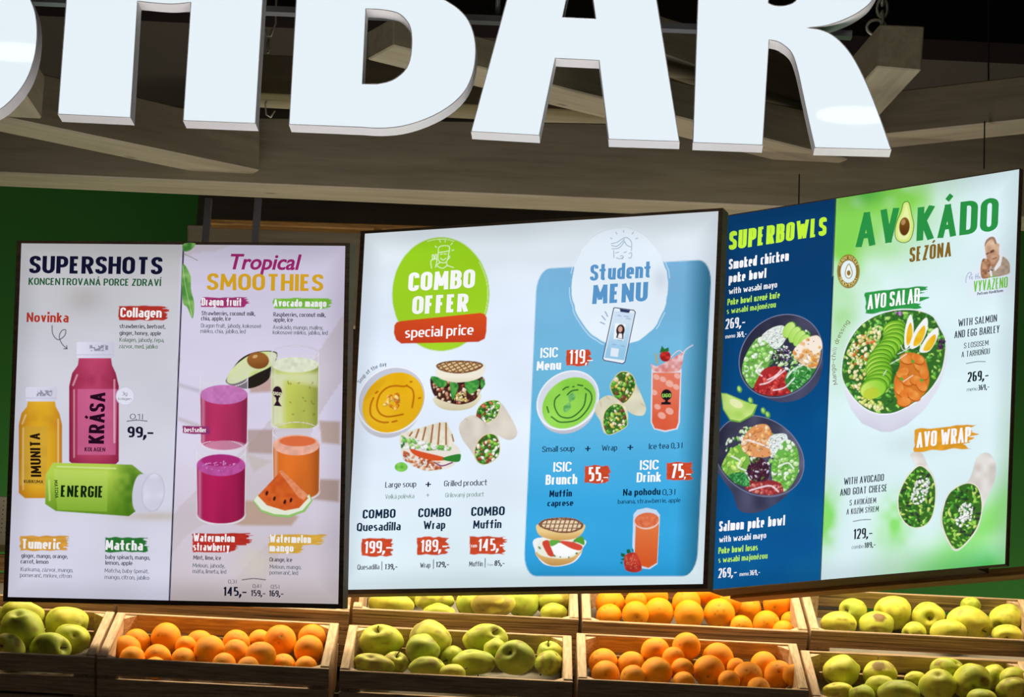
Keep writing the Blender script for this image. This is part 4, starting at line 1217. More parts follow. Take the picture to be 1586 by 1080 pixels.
# green circle with banner
K2 = 3.6
Zc = lambda pts: zz(540, 340, K2, pts)
p = Pic(604, 362, 768, 552, 1.0)
an = np.arctan2(p.Y - 457, p.X - 684)
d_ = np.hypot((p.X - 684.5) / 75.5, (p.Y - 457) / 88.5) + .006 * vnoise(an * 9 + 60, an * 0, 1.0, 4)
p.put(np.clip((1 - d_) * 80, 0, 1), mixc((150, 206, 32), (164, 214, 44), frac(370, 540, p.Y)))
p.put(np.exp(-((d_ - .965) / .006) ** 2) * (vnoise(an * 4 + 60, an * 0, 1.0, 9) > .35) * (np.abs(an + .6) < 1.25), (236, 246, 226), .9)
p.put(np.exp(-((d_ - 1.0) / .006) ** 2), (190, 214, 130), .7)
b2.pic('green_disc', p)
p = Pic(608, 480, 760, 540, 1.0)
p.put(p.P(Zc([(262, 596), (275, 578), (300, 571), (740, 526), (764, 532), (777, 552), (775, 630), (766, 670), (730, 688), (300, 697), (272, 676), (260, 640)]), sm=False, aa=1.2), mixc((216, 78, 34), (196, 64, 34), frac(490, 535, p.Y)))
b2.pic('red_banner', p)
b2.text('offer_lettering', [(634, 737, 453, 29, 'COMBO', WH, .045), (640, 727, 488.5, 28, 'OFFER', WH, .045), (629, 735, 525, 16, 'special price', WH, .018)])
lines('line_drawing', b2, [Zc([(508, 190), (514, 158), (566, 154), (568, 186)]), Zc([(508, 190), (540, 186), (568, 180)]), Zc([(508, 192), (506, 225), (520, 245), (548, 245), (560, 225), (566, 190)]), Zc([(520, 200), (530, 198)]), Zc([(540, 198), (552, 198)]), Zc([(520, 222), (535, 232), (550, 222)]), Zc([(566, 210), (572, 214), (562, 228)]),
                           Zc([(516, 246), (500, 262), (530, 278), (556, 262), (552, 246)]), Zc([(556, 262), (592, 274)]), Zc([(470, 278), (466, 238), (482, 226), (500, 230), (492, 272)]), Zc([(478, 232), (474, 206), (482, 204), (486, 226)]), Zc([(488, 226), (492, 202), (500, 206), (496, 230)]), Zc([(490, 154), (498, 162)]), Zc([(515, 122), (520, 132)]), Zc([(546, 122), (546, 132)]), Zc([(586, 138), (578, 146)]), Zc([(594, 176), (584, 178)])], (240, 250, 230), 1.0)


# foods of the combo half
p = Pic(552, 570, 668, 688, .9)
bowl_rim(p, 609, 621, 56, 49, -38, (606, 634, 50, 44, -32))
so = p.E(611, 625, 51.5, 42, -42)
p.put(so, mixc((226, 172, 20), (238, 190, 44), p.N(24, 2)))
S5 = lambda pts: zz(550, 550, 5.685, pts)
p.put(p.E(578, 607, 30, 6, -40) * so, (206, 150, 30), .3)
for q in ([(470, 275), (440, 285), (360, 280), (290, 300), (230, 360), (205, 450), (230, 520), (290, 550), (360, 545), (435, 530)], [(470, 280), (515, 310), (530, 370), (515, 470)], [(175, 385), (150, 450), (150, 530), (190, 575), (250, 600), (305, 600)], [(340, 598), (380, 588)], [(500, 245), (512, 243)], [(575, 390), (588, 385)], [(195, 345), (212, 330)]):
    p.put(p.L(S5(q), 2.6) * so, (176, 96, 14), .85)
p.blobs(p.P(S5([(300, 360), (400, 340), (415, 440), (370, 500), (300, 470), (255, 510), (250, 470)])), 34, 1.8, 4.5, [(214, 130, 34), (236, 176, 80), (196, 110, 30), (240, 200, 120)], 4)
o = b2.pic('printed_soup', p)
b2.arc_text('caption_lettering', 609, 621, 53.5, 208, 262, 6.0, 'Soup of the day', INK, .004, rx=1.02)


def burger(bd, name, Z, top, topside, fill, bot, seed, colbun, greens):
    xs = [q[0] for q in Z(top + bot + fill)]; ys = [q[1] for q in Z(top + bot + fill)]
    p = Pic(min(xs) - 5, min(ys) - 5, max(xs) + 5, max(ys) + 5, .8)
    p.put(p.P(Z(bot), sm=True), mixc(colbun, np.array(colbun) * .8, p.N(10, seed)))
    fm = p.P(Z(fill), sm=True)
    return p, fm


p = Pic(664, 556, 760, 642, .8)
p.put(p.P(S5([(715, 380), (720, 440), (790, 485), (900, 498), (1020, 480), (1100, 420), (1110, 350), (900, 400)]), sm=True), mixc((232, 226, 198), (206, 196, 160), frac(615, 640, p.Y)))
fm = p.P(S5([(680, 210), (760, 215), (900, 250), (1050, 230), (1130, 200), (1155, 250), (1110, 340), (1060, 410), (930, 445), (780, 410), (715, 370), (685, 300)]), sm=True)
p.put(fm, (70, 40, 34)); p.blobs(fm, 90, 1.6, 4, [(60, 30, 30), (196, 140, 110), (226, 196, 160), (150, 60, 50), (230, 210, 180), (40, 24, 26)], 11)
p.blobs(p.P(S5([(880, 340), (1010, 340), (1000, 420), (890, 420)])), 26, 1.4, 2.6, [(236, 226, 160), (206, 170, 90)], 3)
for q in ([(680, 205), (730, 200), (820, 240), (800, 290), (730, 280)], [(850, 250), (920, 270), (910, 330), (870, 400)], [(980, 250), (1100, 230), (1090, 310), (1020, 350)], [(1120, 215), (1160, 260), (1125, 310)]):
    p.put(p.P(S5(q), sm=True), mixc((40, 120, 50), (96, 176, 80), p.N(4, 6)))
p.put(p.P(S5([(735, 130), (740, 200), (830, 240), (950, 250), (1080, 225), (1140, 180), (1140, 90), (900, 160)]), sm=True), mixc((238, 232, 216), (214, 204, 176), frac(585, 600, p.Y)))
tm = p.P(S5([(728, 100), (790, 70), (900, 58), (1020, 62), (1110, 75), (1140, 105), (1080, 145), (960, 170), (850, 165), (760, 140)]), sm=True)
p.put(tm, (222, 196, 146))
st_ = ((p.X * .5 + p.Y * 1.2) % 6.4 < 2.6) | (((p.X * .9 - p.Y * .8) % 8.5) < 2.6)
p.put(tm * st_, (122, 76, 44), .8); p.put(tm * np.clip(-p.D(S5([(728, 100), (790, 70), (900, 58), (1020, 62), (1110, 75), (1140, 105), (1080, 145), (960, 170), (850, 165), (760, 140)])) < 2.0, 0, 1), (104, 64, 40), .7)
b2.pic('printed_muffin', p)
# quesadilla
p = Pic(610, 650, 722, 744, .8)
fm = p.P(S5([(420, 700), (620, 740), (880, 790), (945, 880), (900, 960), (820, 1010), (640, 1030), (500, 970), (430, 900)]), sm=True)
p.put(fm, (232, 226, 216)); p.blobs(p.P(S5([(440, 850), (560, 900), (800, 960), (800, 1010), (640, 1030), (500, 980), (435, 920)])), 60, 2, 4.6, [(196, 100, 60), (170, 84, 56), (226, 160, 120), (236, 220, 206)], 8, .5)
p.blobs(p.P(S5([(420, 715), (600, 760), (860, 800), (860, 850), (600, 850), (420, 830)])), 60, 2, 4.6, [(110, 180, 80), (44, 110, 50), (236, 240, 236), (150, 206, 110), (240, 244, 240)], 9, .6)
p.put(p.P(S5([(500, 835), (600, 860), (800, 910), (800, 935), (680, 935), (540, 890)]), sm=True), (214, 84, 40)); p.put(p.P(S5([(800, 910), (930, 880), (945, 910), (920, 950), (800, 935)]), sm=True), (50, 130, 50))
p.put(p.L(S5([(715, 955), (780, 985), (870, 955)]), 2), (120, 50, 110), .9)
tq = p.P(S5([(425, 712), (480, 680), (620, 640), (760, 600), (820, 600), (870, 700), (890, 770), (860, 810), (740, 800), (600, 765)]))
p.put(tq, mixc((242, 236, 222), (222, 212, 190), p.N(5, 2)))
for a_, b_ in (((515, 690), (495, 720)), ((575, 665), (550, 735)), ((635, 648), (610, 755)), ((700, 625), (680, 785)), ((760, 610), (745, 795)), ((815, 610), (815, 795)), ((870, 710), (882, 765))):
    p.put(p.L(S5([a_, b_]), 2.6, sm=False) * tq, (150, 90, 40), .85)
p.put(p.E(624, 725, 10, 7.5), mixc((90, 180, 60), (150, 216, 100), p.N(5, 3)))
b2.pic('printed_quesadilla', p)


def wrap_(bd, Z, body, cut, seed, pal, box_, skin=(234, 224, 212)):
    p = Pic(*box_, .8)
    p.put(p.P(Z(body), sm=True), mixc(skin, np.array(skin) * .84, p.N(14, seed) * .6 + .3 * frac(box_[1], box_[3], p.Y)))
    for k in range(4):
        cx = random.Random(seed + k)
        q = Z(body)[k % len(body)]
        p.put(p.E(q[0] + cx.uniform(-4, 8), q[1] + cx.uniform(-4, 8), 5, 1.4, cx.uniform(20, 80)) * p.P(Z(body), sm=True), (186, 160, 130), .35)
    m = p.P(Z(cut), sm=True)
    p.put(p.P(Z(cut), sm=True, grow=1.2), (226, 214, 160)); p.put(m, (60, 110, 40))
    p.blobs(m, 90, 1.5, 4.2, pal, seed)
    return p


PW = LEAF + [(236, 240, 220), (206, 110, 80), (240, 236, 226), (150, 60, 50)]
b2.pic('printed_wrap', wrap_(b2, S5, [(1080, 560), (1180, 470), (1290, 430), (1380, 550), (1440, 680), (1420, 740), (1350, 755), (1250, 700), (1150, 625)], [(1085, 590), (1100, 480), (1180, 420), (1280, 420), (1280, 500), (1240, 570), (1150, 605)], 7, PW, (735, 618, 812, 690)))
b2.pic('printed_wrap', wrap_(b2, S5, [(930, 640), (980, 570), (1060, 540), (1150, 600), (1240, 680), (1280, 780), (1180, 960), (1100, 960), (1040, 860), (960, 750)], [(1070, 860), (1110, 760), (1180, 710), (1250, 720), (1285, 800), (1270, 900), (1180, 965), (1100, 950)], 8, PW, (708, 638, 784, 726)))
# foods of the student half
S6 = lambda pts: zz(820, 530, 5.874, pts)
p = Pic(830, 572, 934, 678, .9)
bowl_rim(p, 882, 622, 51.5, 43, -38, (881, 632, 46, 40, -32), (226, 228, 244), (216, 222, 236))
so = p.E(884, 626, 45.5, 35, -40); p.put(so, mixc((136, 206, 70), (156, 222, 92), p.N(26, 4)))
for q in ([(290, 490), (250, 530), (245, 600), (290, 680), (370, 700), (440, 670), (510, 590), (530, 480)], [(520, 430), (570, 470), (580, 540), (530, 640), (440, 720), (320, 740), (270, 730)], [(215, 690), (270, 730)], [(320, 445), (345, 425), (370, 420)], [(360, 490), (400, 455), (455, 445)], [(410, 418), (420, 416)], [(455, 400), (500, 408)], [(175, 600), (190, 650)]):
    p.put(p.L(S6(q), 2.0) * so, (30, 84, 40), .85)
for q in ([(385, 555), (370, 500), (420, 470), (430, 520)], [(380, 560), (390, 610), (340, 650), (325, 600)]): p.put(p.P(S6(q), sm=True), mixc((80, 160, 80), (150, 210, 130), p.N(4, 5)))
b2.pic('printed_soup', p)
PV = LEAF + [(120, 70, 50), (236, 220, 190), (226, 190, 90)]
b2.pic('printed_wrap', wrap_(b2, S6, [(830, 300), (920, 300), (990, 400), (1060, 560), (1075, 630), (1040, 680), (940, 660), (840, 560), (790, 420)], [(755, 420), (790, 340), (850, 285), (930, 300), (975, 380), (950, 480), (870, 565), (800, 520)], 15, PV, (944, 574, 1006, 650), (236, 232, 206)))
b2.pic('printed_wrap', wrap_(b2, S6, [(610, 640), (650, 540), (740, 495), (830, 540), (900, 620), (905, 740), (800, 820), (700, 840), (660, 730)], [(690, 720), (710, 640), (780, 580), (860, 600), (905, 740), (860, 800), (740, 850), (700, 800)], 16, PV, (918, 610, 978, 678), (236, 232, 206)))
p = Pic(1004, 534, 1080, 674, .8)
p.put(p.P(S6([(1130, 260), (1395, 260), (1380, 740), (1360, 800), (1250, 826), (1150, 800), (1122, 740)]), grow=.8), (236, 226, 232), .85)
bm_ = p.P(S6([(1138, 290), (1388, 290), (1370, 740), (1350, 795), (1250, 815), (1155, 795), (1130, 740)]))
p.put(bm_, mixc((232, 128, 104), (214, 86, 54), frac(590, 668, p.Y) * .8 + .2 * p.N(12, 2)))
for x, y, r in ((1170, 330, 4), (1290, 390, 5), (1230, 350, 4), (1360, 320, 4), (1180, 600, 4), (1290, 640, 5), (1220, 680, 5), (1350, 420, 4), (1150, 470, 4)): q = S6([(x, y)])[0]; p.put(p.E(q[0], q[1], r * 1.3, r, 30) * bm_, (244, 206, 200), .65)
p.put(p.P(S6([(1120, 210), (1180, 230), (1290, 170), (1400, 110), (1420, 100), (1400, 230), (1350, 280), (1160, 280)]), sm=True), mixc((214, 110, 96), (244, 206, 206), p.N(5, 3)), .9)
p.put(p.L(S6([(1400, 180), (1430, 90), (1500, 40)]), 2.2), (214, 206, 220), .8); p.put(p.L(S6([(1300, 150), (1370, 90), (1410, 110)]), 1.6), (240, 206, 206), .8)
p.put(p.P(S6([(1155, 115), (1170, 112), (1188, 205), (1170, 212)])), (176, 170, 120)); p.put(p.E(*S6([(1250, 140)])[0], 8.5, 8.5), mixc((214, 60, 50), (150, 30, 30), p.N(4, 9)))
p.put(p.P(S6([(1220, 45), (1245, 75), (1280, 60), (1285, 95), (1240, 100), (1200, 110)])), (40, 110, 50))
p.put(np.maximum(p.E(*S6([(1262, 492)])[0], 8, 8.5), p.P(S6([(1250, 530), (1275, 530), (1275, 555), (1300, 560), (1300, 580), (1215, 580), (1215, 560), (1250, 555)]))), (28, 24, 30))
b2.pic('printed_ice_tea', p)
b2.text('logo_lettering', [(1028, 1042, 618, 6, 'UGO', (150, 206, 90), .05)])
S7 = lambda pts: zz(820, 780, 5.874, pts)
p = Pic(828, 798, 914, 884, .8)
p.put(p.P(S7([(75, 440), (100, 500), (160, 560), (270, 578), (400, 550), (470, 490), (495, 420), (500, 340), (90, 330)]), sm=True, grow=1.0), (236, 240, 246))
p.put(p.P(S7([(80, 450), (120, 520), (200, 570), (290, 575), (400, 545), (460, 490), (490, 430), (300, 470)]), sm=True), mixc((226, 186, 120), (196, 150, 84), frac(858, 878, p.Y)))
fm = p.P(S7([(85, 430), (120, 340), (300, 330), (500, 330), (500, 420), (400, 500), (250, 510), (120, 480)]), sm=True); p.put(fm, (232, 236, 222)); p.blobs(fm, 30, 1.5, 3, [(70, 110, 60), (240, 240, 230), (100, 130, 80)], 5)
p.put(p.P(S7([(210, 380), (300, 370), (450, 430), (400, 480), (300, 492), (230, 460)]), sm=True), (246, 248, 250))
p.put(p.P(S7([(135, 370), (190, 345), (210, 400), (240, 485), (190, 480)]), sm=True), (206, 70, 52)); p.put(p.P(S7([(290, 355), (400, 360), (495, 395), (480, 435), (400, 420)]), sm=True), (214, 76, 58))
p.put(p.P(S7([(205, 345), (300, 350), (220, 400)]), sm=True), (100, 170, 70)); p.put(p.P(S7([(420, 345), (500, 310), (518, 385), (470, 370)]), sm=True), (84, 160, 60))
p.put(p.P(S7([(95, 200), (100, 290), (200, 335), (320, 345), (440, 325), (505, 270), (510, 200), (300, 270)]), sm=True), mixc((234, 204, 140), (206, 160, 92), frac(825, 838, p.Y)))
tp_ = [(100, 200), (160, 155), (300, 138), (430, 150), (505, 195), (490, 240), (400, 275), (280, 275), (150, 240)]
tm = p.P(S7(tp_), sm=True); p.put(tm, (232, 212, 176)); st_ = (((p.X + p.Y * .3) % 7) < 2.2) | ((p.Y % 6.5) < 2)
p.put(tm * st_, (120, 72, 52), .75); p.put(tm * (p.D(S7(tp_)) > -2.2), (110, 66, 50), .75)
b2.pic('printed_muffin', p)
p = Pic(960, 784, 1032, 892, .8)
p.put(p.P(S7([(965, 110), (1000, 70), (1085, 52), (1170, 72), (1203, 115), (1180, 560), (1110, 606), (1040, 600), (1000, 560), (955, 400)]), sm=False, grow=.4), (214, 226, 244), .9)
p.put(p.P(S7([(985, 190), (1196, 190), (1178, 550), (1100, 596), (1010, 570), (975, 450)])), mixc((226, 120, 66), (214, 92, 44), frac(820, 870, p.Y)))
p.put(p.E(*S7([(1085, 170)])[0], 19.5, 13, -4), (236, 200, 190)); p.put(p.E(*S7([(1085, 163)])[0], 18.5, 11.5, -6), mixc((214, 100, 60), (232, 132, 92), p.N(3, 5)))
p.put(p.P(S7([(875, 520), (890, 480), (950, 455), (1000, 480), (1040, 600), (1010, 632), (950, 636), (890, 610)]), sm=True), mixc((206, 70, 52), (160, 40, 36), p.N(5, 2)))
p.blobs(p.P(S7([(890, 500), (960, 470), (1020, 590), (960, 620), (900, 600)])), 30, .6, .9, [(236, 150, 110)], 4, hi=False)
for q in ([(850, 460), (890, 470), (880, 500), (850, 490)], [(900, 430), (930, 425), (940, 460), (905, 465)], [(845, 515), (890, 505), (870, 530)], [(945, 430), (962, 425), (965, 455)], [(840, 545), (865, 540), (860, 565)]): p.put(p.P(S7(q)), (30, 96, 50))
b2.pic('printed_smoothie', p)

# ------------------------------------------------------------------ board 3: superbowls and avocado season
b3 = Board([(1125, 335), (1579, 262), (1557, 874), (1097, 914)], 7.28, math.radians(-38.7), math.radians(-2.4), 0.075,
           'right menu board with blue Superbowls panel and green Avocado season panel', 1.0, 0.003, 0.09)


def f3(X, Y, u, v):
    t = (X - (1295 - (Y - 308) * .0406))
    left = t < 0
    a = mixc((12, 62, 110), (10, 78, 136), frac(.2, .6, v)); a = mixc(a, (14, 92, 154), frac(.55, 1, v)); a = mixc(a, (24, 110, 160), .35 * frac(.45, .9, vnoise(X, Y, 40, 5)) * frac(.4, .8, v))
    b = np.broadcast_to(np.array((222, 244, 250.)), a.shape)
    w1 = np.exp(-(((u - .56) / .16) ** 2 + ((v + .0) / .16) ** 2)) + .8 * np.exp(-(((u - .42) / .06) ** 2 + ((v - .1) / .28) ** 2))
    w1 = np.clip(w1 * (.5 + vnoise(X, Y, 26, 6)), 0, 1)
    b = mixc(b, (122, 212, 60), w1 * .85)
    b = mixc(b, (60, 170, 70), np.clip(np.exp(-(((u - .5) / .05) ** 2 + (v / .03) ** 2)), 0, 1) * .5)
    w2 = np.exp(-(((u - .40) / .04) ** 2 + ((v - .84) / .07) ** 2)) * (.5 + vnoise(X, Y, 14, 9)) + frac(.50, 1.0, u) * np.exp(-((v - 1.0 + .14 * frac(.75, 1, u)) / .07) ** 2) * 1.1
    w2 += .9 * np.exp(-(((u - .63) / .05) ** 2 + ((v - .87) / .06) ** 2)) * (.5 + vnoise(X, Y, 14, 11))
    b = mixc(b, (120, 222, 80), np.clip(w2, 0, 1) * .8)
    b = mixc(b, (40, 190, 50), np.clip(frac(.66, 1.0, u) * frac(.93, 1.0, v), 0, 1) * .9)
    b = mixc(b, (170, 226, 170), np.clip(frac(.94, 1.0, u) * frac(.5, .9, v), 0, 1) * .7)
    b = mixc(b, (176, 190, 186), .5 * np.exp(-(((X - 1410) / 60) ** 2 + ((Y - 690) / 20) ** 2)) * .4)
    return np.where(left[..., None], a, b)


face_grid(b3, f3, 2.0)
lines('seam', b3, [[(1295, 309), (1283, 610), (1271, 899)]], (16, 30, 50), 1.3)
b3.text('title_lettering', [(1129, 1280, 388, 29, 'SUPERBOWLS', (196, 244, 60), .05)])
b3.text('dish_lettering', [(1129, 1222, 418, 16, 'Smoked chicken', WH, .04), (1129, 1187, 439, 15, 'poke bowl', WH, .04), (1129, 1204, 456.5, 9.5, 'with wasabi mayo', WH, .015),
                           (1127, 1208, 473.5, 10, 'Poke bowl uzené kuře', (190, 244, 90), .015), (1126, 1202, 487, 9, 's wasabi majonézou', (190, 244, 90), .015),
                           (1114, 1216, 824, 16, 'Salmon poke bowl', WH, .04), (1114, 1187, 841, 9.5, 'with wasabi mayo', WH, .015), (1113, 1174, 858.5, 10, 'Poke bowl losos', (190, 244, 90), .015), (1113, 1189, 872.5, 9, 's wasabi majonézou', (190, 244, 90), .015)])
b3.text('price_lettering', [(1124, 1155, 510.5, 16, '269,-', WH, .045), (1124, 1139, 525, 6, 'menu', WH, .01), (1141, 1157, 523.5, 8.5, '369,-', WH, .035), (1113, 1142, 896, 15, '269,-', WH, .045), (1146, 1160, 893, 6, 'menu', WH, .01), (1161, 1178, 892, 8, '369,-', WH, .035),
                            (1499, 1532, 592.5, 15.5, '269,-', (20, 30, 36), .045), (1498, 1514, 607, 6, 'menu', GRY, 0), (1515, 1533, 605.5, 8.5, '369,-', (20, 30, 36), .03),
                            (1322, 1352, 836, 16, '129,-', (20, 30, 36), .045), (1320, 1338, 851, 6, 'combo', GRY, 0), (1339, 1357, 849.5, 8.5, '189,-', (20, 30, 36), .03)])
G_ = (44, 148, 70)
b3.text('title_lettering', [(1325, 1392, 384, 54, 'AV', G_, .028, dict(rot=.03)), (1420, 1546, 374, 52, 'KÁDO', G_, .028, dict(rot=.02)), (1409, 1474, 407, 23, 'SEZÓNA', (136, 104, 40), .02)])
# avocado in place of the O
Q8 = lambda pts: zz(1280, 250, 3.483, pts)
p = Pic(1384, 308, 1420, 382, .8)
m_ = [(430, 218), (450, 225), (465, 290), (476, 350), (460, 420), (425, 442), (385, 430), (370, 390), (380, 330), (405, 270), (415, 230)]
p.put(p.P(Q8(m_), sm=True), (46, 96, 40)); p.put(p.P(Q8(m_), sm=True, grow=-1.0), (216, 236, 130)); p.put(p.P(Q8(m_), sm=True, grow=-5.0), (232, 244, 170))
p.put(p.E(*Q8([(424, 353)])[0], 8, 14, 4), mixc((130, 84, 30), (90, 54, 18), frac(340, 365, p.Y))); p.put(p.E(*Q8([(418, 330)])[0], 3.2, 4.6, 20), (206, 170, 120), .7)
b3.pic('printed_avocado', p)
# round badge
p = Pic(1294, 392, 1336, 450, .8)
p.put(p.E(1315, 421, 17.5, 26.2), (140, 112, 44)); p.put(p.E(1315, 421, 16.4, 24.8) - p.E(1315, 421, 15.6, 23.6), (190, 170, 100), .6); p.put(p.E(1315, 421.5, 12, 17.5), (228, 242, 246))
p.put(p.P([(1316, 409), (1319, 414), (1321.5, 424), (1318, 431.5), (1312, 431), (1309.5, 424), (1312, 414)], sm=True), (140, 112, 44)); p.put(p.P([(1316, 409), (1319, 414), (1321.5, 424), (1318, 431.5), (1312, 431), (1309.5, 424), (1312, 414)], sm=True, grow=-1), (236, 244, 240))
p.put(p.E(1315.5, 423.5, 2.8, 4), (140, 112, 44)); b3.pic('printed_badge', p)
b3.arc_text('badge_lettering', 1315, 421, 19.0, 205, 335, 4.6, 'READY TO EAT', (236, 226, 150), .01, rx=.69)
b3.arc_text('badge_lettering', 1315, 421, 24.0, 155, 25, 4.6, 'READY TO EAT', (236, 226, 150), .01, rx=.66)
# man leaning on his hand
Z9 = lambda pts: zz(1480, 350, 9.0, pts)
p = Pic(1494, 362, 1576, 466, .7)
p.put(p.P(Z9([(150, 700), (360, 520), (380, 200), (520, 120), (650, 240), (740, 430), (800, 660), (800, 860), (700, 960), (280, 1000), (180, 900)]), sm=True, aa=4), (230, 240, 252), .8)
p.put(p.P(Z9([(480, 640), (520, 560), (600, 420), (700, 450), (760, 520), (770, 610), (740, 680), (500, 725)]), sm=True), mixc((196, 176, 156), (160, 140, 122), p.N(5, 2)))
p.put(p.P(Z9([(550, 600), (620, 480), (630, 370), (670, 420), (640, 560), (560, 640)])), (240, 240, 244))
p.put(p.P(Z9([(418, 300), (430, 220), (490, 165), (550, 165), (585, 240), (620, 265), (618, 330), (610, 470), (560, 560), (520, 580), (470, 520), (440, 430)]), sm=True), mixc((226, 190, 160), (150, 98, 70), p.N(7, 3) * .5 + .6 * frac(385, 420, p.Y) - .1))
p.put(p.P(Z9([(418, 290), (435, 215), (490, 165), (550, 168), (583, 240), (560, 260), (530, 190), (460, 230)]), sm=True), (130, 104, 92), .7)
for q in ([(500, 365), (540, 345)], [(440, 400), (475, 385)], [(500, 380), (545, 360)]): p.put(p.L(Z9(q), 1.8, sm=False), (90, 56, 42), .85)
p.put(p.L(Z9([(530, 470), (580, 450)]), 1.5, sm=False), (120, 70, 56), .8)
p.put(p.P(Z9([(385, 480), (440, 465), (490, 500), (500, 580), (470, 660), (500, 715), (385, 740), (360, 620)]), sm=True), mixc((206, 160, 124), (130, 84, 60), p.N(4, 5)))
p.put(p.L(Z9([(475, 640), (520, 625)]), 2.2, sm=False), (60, 60, 76)); p.put(p.L(Z9([(500, 640), (510, 700)]), 3.4, sm=False), (236, 236, 240))
b3.pic('printed_portrait', p)
b3.text('label_lettering', [(1509, 1562, 453.5, 17, 'VYVÁŽENO', (120, 200, 70), .04), (1515, 1555, 458.5, 4.6, 'Petrem Havlíčkem', (40, 44, 84), .02)])
lines('signature', b3, [Z9([(160, 800), (160, 740), (190, 670), (230, 660), (225, 700), (200, 720)]), Z9([(210, 750), (212, 720)]), Z9([(230, 745), (245, 715), (245, 755)]), Z9([(240, 690), (244, 685)]), Z9([(300, 680), (292, 750)]), Z9([(330, 670), (322, 745)]), Z9([(290, 715), (330, 708)]), Z9([(340, 740), (348, 715), (358, 738)])], (130, 140, 190), .8)
b3.pic('brush_label', brush(1338, 452, 1448, 490, (48, 156, 72), seed=41, slope=-.11, rag=.3))
b3.pic('brush_label', brush(1414, 664, 1526, 704, (228, 160, 44), seed=42, slope=-.075, rag=.3))
b3.text('label_lettering', [(1345, 1426, 481, 23, 'AVO SALAD', WH, .036), (1421, 1505, 695, 24, 'AVO WRAP', WH, .036)])
b3.text('caption_lettering', [(1486, 1546, 507.5, 11.5, 'WITH SALMON', (40, 50, 60), .004), (1480, 1550, 525.5, 11.5, 'AND EGG BARLEY', (40, 50, 60), .004), (1495, 1533, 541, 8.5, 'S LOSOSEM', (40, 50, 60), .0), (1491, 1535, 555, 9, 'A TARHOŇOU', (40, 50, 60), .0),
                              (1309, 1371, 752.5, 11, 'WITH AVOCADO', (40, 50, 60), .004), (1303, 1376, 769.5, 11, 'AND GOAT CHEESE', (40, 50, 60), .004), (1318, 1359, 784.5, 9, 'S AVOKÁDEM', (40, 50, 60), .0), (1313, 1363, 798.5, 9, 'A KOZÍM SÝREM', (40, 50, 60), .0)])
lines('drawn_line', b3, [[(1499, 564.5), (1515, 561.5), (1528, 561.5)]], (50, 60, 66), 1.0); lines('drawn_line', b3, [[(1324, 809), (1338, 806.5), (1351, 806)]], (50, 60, 66), 1.0)
b3.arc_text('caption_lettering', 1403, 566, 107, 163.5, 218, 6.8, 'Mango-chilli dressing', (110, 84, 40), .004, rx=1.0)
# big salad
Q = lambda pts: zz(1290, 470, 5.142, pts)
p = Pic(1300, 476, 1478, 676, .9)
p.put(p.P(Q([(120, 740), (170, 860), (250, 960), (400, 1025), (480, 1025), (600, 970), (740, 850), (850, 680), (910, 480), (915, 380), (500, 400), (100, 600)]), sm=False, grow=1), mixc((232, 234, 246), (204, 204, 222), frac(600, 670, p.Y) * .7 + .3 * p.N(30, 3)))
sal_pts = [(98, 620), (92, 480), (130, 340), (220, 200), (340, 115), (480, 70), (600, 60), (700, 70), (800, 110), (860, 200), (905, 300), (900, 440), (860, 580), (760, 720), (620, 820), (480, 880), (330, 870), (200, 780)]
p.put(p.P(Q(sal_pts), sm=True, grow=2.0), (240, 242, 250)); sal = p.P(Q(sal_pts), sm=True); p.put(sal, (56, 110, 44))
p.blobs(sal, 420, 1.6, 5.0, LEAF + [(120, 200, 90), (50, 120, 60), (170, 220, 110)], 21, .5)
p.blobs(p.P(Q([(110, 420), (200, 260), (380, 180), (400, 260), (330, 420), (260, 620), (240, 720), (160, 700)])) * sal, 150, 1.8, 3.6, [(240, 232, 170), (226, 206, 120), (206, 110, 50), (232, 220, 140), (150, 190, 80), (245, 240, 200)], 22, .75)
p.blobs(p.P(Q([(200, 740), (400, 790), (420, 850), (340, 870), (220, 800)])), 46, 2, 3.2, [(232, 232, 160), (206, 216, 110)], 23, .8)
N_ = 15
for k in range(N_):
    t = k / (N_ - 1); cx = 1290 + (500 - 175 * t + 26 * math.sin(t * 9)) / 5.142; cy = 470 + (215 + 470 * t) / 5.142
    wd = 17 + 4 * t; hh_ = 13 + 2 * t
    p.put(p.E(cx + .8, cy - .6, wd + .6, hh_ + .8, -16), (64, 124, 30)); p.put(p.E(cx, cy, wd, hh_, -16), (120, 188, 46))
    p.put(p.E(cx - .6, cy + 1.8, wd - 1.6, hh_ - 1.2, -16), mixc((206, 232, 110), (150, 212, 66), frac(cx - 16, cx + 14, p.X + .4 * p.N(6, k) * 10)))
p.put(p.E(1352, 611, 13, 9, -20), (190, 200, 50), .7)
for q, yk in (([(630, 95), (655, 170), (650, 290), (600, 370), (582, 330), (590, 200)], (620, 250)), ([(755, 120), (768, 200), (720, 320), (650, 370), (625, 340), (670, 220)], (690, 270)), ([(845, 200), (850, 270), (790, 380), (720, 400), (705, 370), (770, 260)], (770, 330))):
    p.put(p.P(Q(q), sm=True), (245, 246, 246)); c_ = np.mean(Q(q), 0); q2 = [tuple((np.array(a) - c_) * .66 + c_ + np.array([.8, 3])) for a in Q(q)]
    p.put(p.P(q2, sm=True), mixc((240, 206, 60), (236, 176, 30), p.N(8, 3)))
sm_ = p.P(Q([(560, 420), (640, 400), (740, 440), (775, 560), (780, 640), (740, 730), (640, 800), (560, 810), (510, 740), (500, 620), (540, 520)]), sm=True)
p.put(sm_, (214, 124, 46)); 
